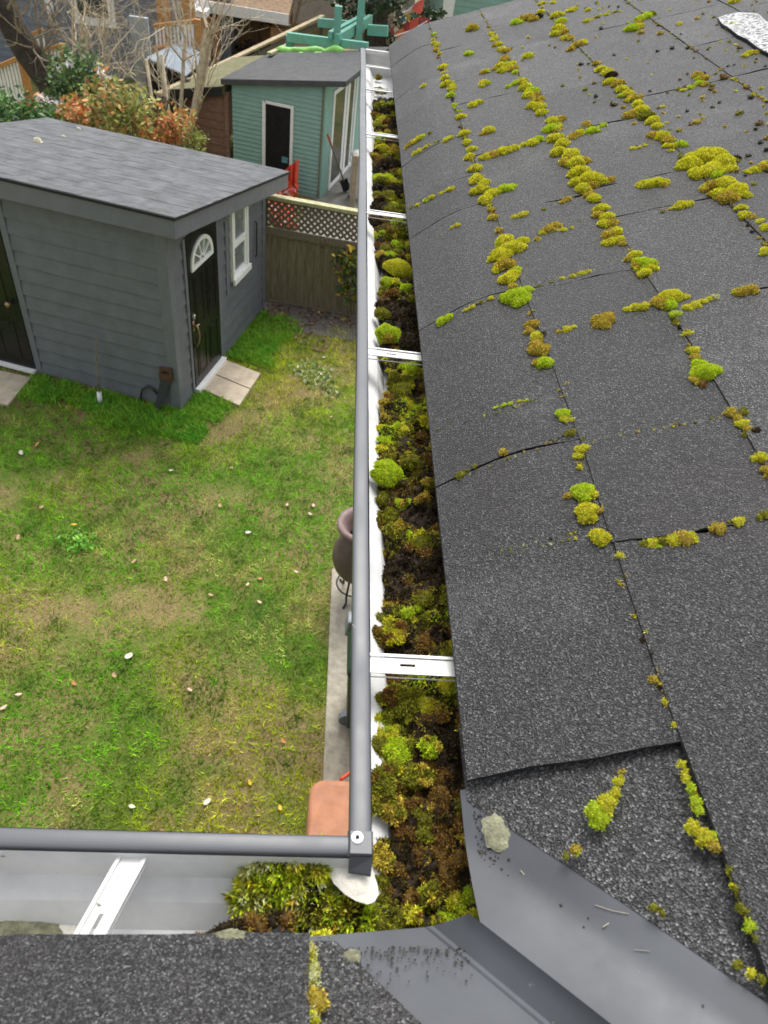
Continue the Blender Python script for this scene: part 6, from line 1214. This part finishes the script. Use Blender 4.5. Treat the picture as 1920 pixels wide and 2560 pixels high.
oc_ = thing('orange_cabin', 'orange stained cabin wall with a white capped edge beside the woodshed', 'cabin', (-4.1, 22.2, 0)); A = at(p8(150, 190), 22); B = at(p8(385, 250), 22); mb = MB(); mb.box((A[0], 22, 0), (B[0], 24.5, A[2] - .02)); mb.build('wall', M['ofir'], oc_); mb = MB(); mb.box((A[0] - .04, 21.94, A[2] - .015), (B[0] + .03, 24.5, A[2] + .12)); mb.box((A[0] - .06, 21.93, 0), (A[0] + .08, 21.995, A[2] - .016)); mb.build('trim_board', M['wht'], oc_)
sb = thing('slate_store', 'slate blue store wall between the orange cabin and the woodshed', 'shed', (-3.6, 23.4, 0)); mb = MB(); mb.box((B[0] + .04, 22.9, 0), (B[0] + .5, 25, 1.75)); mb.build('wall', M['blue_side'], sb); mb = MB(); mb.box((B[0] + .02, 22.85, 1.751), (B[0] + .52, 25.05, 1.80)); mb.build('roof', M['felt'], sb)
ph = thing('pale_house', 'pale rendered house wall far behind the teal timber frame', 'house', (-1, 31, 0)); mb = MB(); mb.box((-5.5, 31, 0), (2.3, 38, 5)); mb.build('wall', M['pink'], ph); mb = MB(); mb.box((-6, 30.6, 5.01), (2.8, 38.4, 5.4)); mb.build('roof', M['felt'], ph); 
for k, x in enumerate((-4.2, -1.6, .6)): mb = MB(); mb.box((x, 30.95, .9), (x + .9, 30.995, 2.2)); wn = mb.build('window', M['wht'], ph); mb = MB(); mb.box((x + .08, 30.93, .98), (x + .82, 30.949, 2.12)); mb.build('pane', M['glass_d'], wn)
# ------------------------------------------------------------ shrubs and bare trees
OR = [(.66, .25, .08), (.72, .38, .15), (.52, .15, .07)]; OG = [(.26, .32, .07), (.38, .40, .10), (.16, .23, .055), (.48, .44, .14)]
def shrub(label, pts, Y, rad, N, size, pal, pw, seed, name='shrub', depthy=.5, zdrop=.0):
    C_ = [];
    for (x, y) in pts:
        for k in range(2):
            w = at(p1(x, y), Y + random.uniform(-depthy, depthy) * .6); C_.append(w)
            if w[2] > 1.0: C_.append(w * np.array([1, 1, .55]))
    base = np.mean(C_, 0) * np.array([1, 1, 0]); t = thing(name, label, 'shrub', base); rnd = random.Random(seed); mb = MB()
    for w in C_[::2]: mb.tube([base + np.array([rnd.uniform(-.15, .15), rnd.uniform(-.1, .1), 0]), (base + w) / 2 + np.array([rnd.uniform(-.1, .1), 0, 0]), w], [.02, .014, .006], 5)
    mb.build('stem', M['bark_m'], t); leaf_cloud('leaves', C_, [(rad, rad, rad * .9)], N, size, pal, seed, t, pw, flat=.35); return t
shrub('mixed green and orange leafed shrub behind the shed roof', [(700, 900), (820, 820), (900, 760), (1000, 850), (1100, 820), (800, 1000), (950, 980), (1080, 950), (1180, 930), (1000, 1060), (1150, 1040), (660, 1000)], 12.7, .36, 3400, .05, OG + OR, [4, 4, 3, 2, 1.2, 1.3, .8], 71)
shrub('orange red nandina bush at the right end of the hedge by the lean-to', [(1400, 1010), (1480, 1060), (1350, 1100), (1450, 1130), (1500, 1000), (1250, 1080)], 12.9, .24, 1500, .045, OR + OG[:2], [4, 3, 2, 1, 1], 72)
shrub('small green bush between the nandina and the brown wall', [(1560, 1180), (1620, 1140), (1600, 1220), (1540, 1210)], 12.9, .2, 700, .045, OG, None, 73)
shrub('tall dark green shrub beside the leaning trunk', [(520, 600), (600, 520), (680, 560), (560, 720), (660, 680), (740, 660), (620, 800), (520, 780), (700, 780)], 13.6, .36, 2600, .05, [(.06, .14, .04), (.10, .20, .05), (.16, .24, .07), (.04, .09, .03)], None, 74)
shrub('orange tinted shrub stem cluster left of the mixed shrub', [(620, 900), (580, 960), (660, 930)], 12.4, .2, 600, .045, OR + OG, [3, 2, 2, 1, 1, 1, 1], 75)
shrub('glossy green ivy mound with white flowers along the left edge', [(0, 900), (80, 960), (180, 920), (280, 980), (380, 1000), (480, 1010), (60, 1060), (200, 1050), (330, 1040), (440, 1060), (-120, 980), (-80, 1080)], 12.5, .34, 3600, .05, [(.05, .13, .03), (.10, .24, .05), (.16, .30, .07), (.03, .07, .025)], None, 76, 'ivy_mound')
fl_ = leaf_cloud('flower_cluster', [at(p1(*p), 13.2) for p in ((380, 880), (450, 900), (430, 950), (360, 850), (500, 860))], [(.16, .12, .12)], 240, .06, [(.85, .80, .78), (.8, .62, .58), (.9, .88, .85)], 77); props(fl_, 'white and pale pink blossom cluster in front of the porch steps', 'flowers')
fl_ = leaf_cloud('flower_cluster', [at(p1(*p), 13.3) for p in ((840, 610), (860, 640), (560, 520))], [(.07, .06, .08)], 50, .045, [(.85, .82, .8), (.9, .88, .85)], 78); props(fl_, 'few white blossoms above the tall dark green shrub', 'flowers')
# dark leaning trunk tree
tk = thing('leaning_tree', 'dark leaning tree trunk with bare twigs at the top left corner', 'tree', at(p1(470, 800), 15.5) * np.array([1, 1, 0])); mb = MB(); P0_ = at(p1(430, 710), 15.5); base = P0_ * np.array([1, 1, 0]) + np.array([.15, 0, 0]); P1_ = at(p1(230, 430), 15.5); P2_ = at(p1(30, 90), 15.5); P3_ = P2_ + (P2_ - P1_) * 1.5
mb.tube([base, P0_, P1_, P2_, P3_], [.30, .26, .25, .22, .12], 12, cap=False); mb.build('trunk', M['bark_d'], tk, smooth=True); rnd = random.Random(9); cm = MB()
for k in range(9):
    t = rnd.uniform(0, 1); p = Vector(P0_).lerp(Vector(P2_), t); branches(cm, p, (rnd.uniform(-.3, 1.), rnd.uniform(-.6, .3), rnd.uniform(-.1, .9)), rnd.uniform(.5, 1.1), .035, 3, rnd, .55, .05, 3)
cm.build('crown', M['bark_m'], tk)
bare_tree('bare_tree', 'pale bare tree fanning out in front of the corrugated roof', (-3.28, 15.35, 0), [((.10, .1, 1), 2.4, .06), ((.30, .05, 1), 2.7, .075), ((.42, .0, 1), 2.5, .055), ((-.05, .1, 1), 2.2, .04)], M['bark_p'], 21, 3, 3, .40, .1)
bare_tree('bare_tree', 'pale twiggy bare tree in front of the blue grey house', (-5.2, 15.9, 0), [((.25, -.1, 1), 2.1, .04), ((.05, .1, 1), 2.2, .045)], M['bark_p'], 22, 3, 4, .6, .02)
bare_tree('bare_tree', 'brown twiggy bare tree between the porch and the window', (-6.1, 18.2, 0), [((.1, 0, 1), 2.2, .06), ((.35, -.1, 1), 2.2, .05)], M['bark_p'], 23, 3, 3, .5, .05)
bare_tree('bare_tree', 'reddish twiggy tree over the woodshed roof at the top edge', (-1.9, 25.6, 0), [((.1, 0, 1), 2.6, .07), ((-.3, -.1, 1), 2.4, .06), ((.35, .0, 1), 2.2, .05)], M['bark_m'], 24, 3, 4, .6, .0)
for i, ((a, b), lab) in enumerate(((((1210, 490), (1285, 1010)), 'left of two thin wooden stakes by the trellis'), (((1340, 450), (1385, 850)), 'right of two thin wooden stakes by the trellis'))):
    A, B = Vector(at(p1(*a), 13.4)), Vector(at(p1(*b), 13.4)); d_ = (B - A).normalized(); B2 = A + d_ * (A.z / -d_.z); mb = MB(); mb.tube([A, A.lerp(B2, .5) + Vector((.01, 0, 0)), B2], .026, 7); props(mb.build('garden_stake', M['bark_p'], smooth=True), lab, 'stake', 'garden stakes')
mb = MB()
for k in range(7): mb.beam(at(p1(1280 + k * 8, 1090), 13.3), at(p1(1205 + k * 34, 800), 13.3), .03, .012, up=(0, 1, 0))
for k in range(3): mb.beam(at(p1(1215 + 14 * k, 830 + 70 * k), 13.28), at(p1(1400 - 16 * k, 840 + 70 * k), 13.28), .03, .012, up=(0, 1, 0))
props(mb.build('fan_trellis', M['wood_grey']), 'wooden fan trellis standing behind the orange nandina', 'trellis')
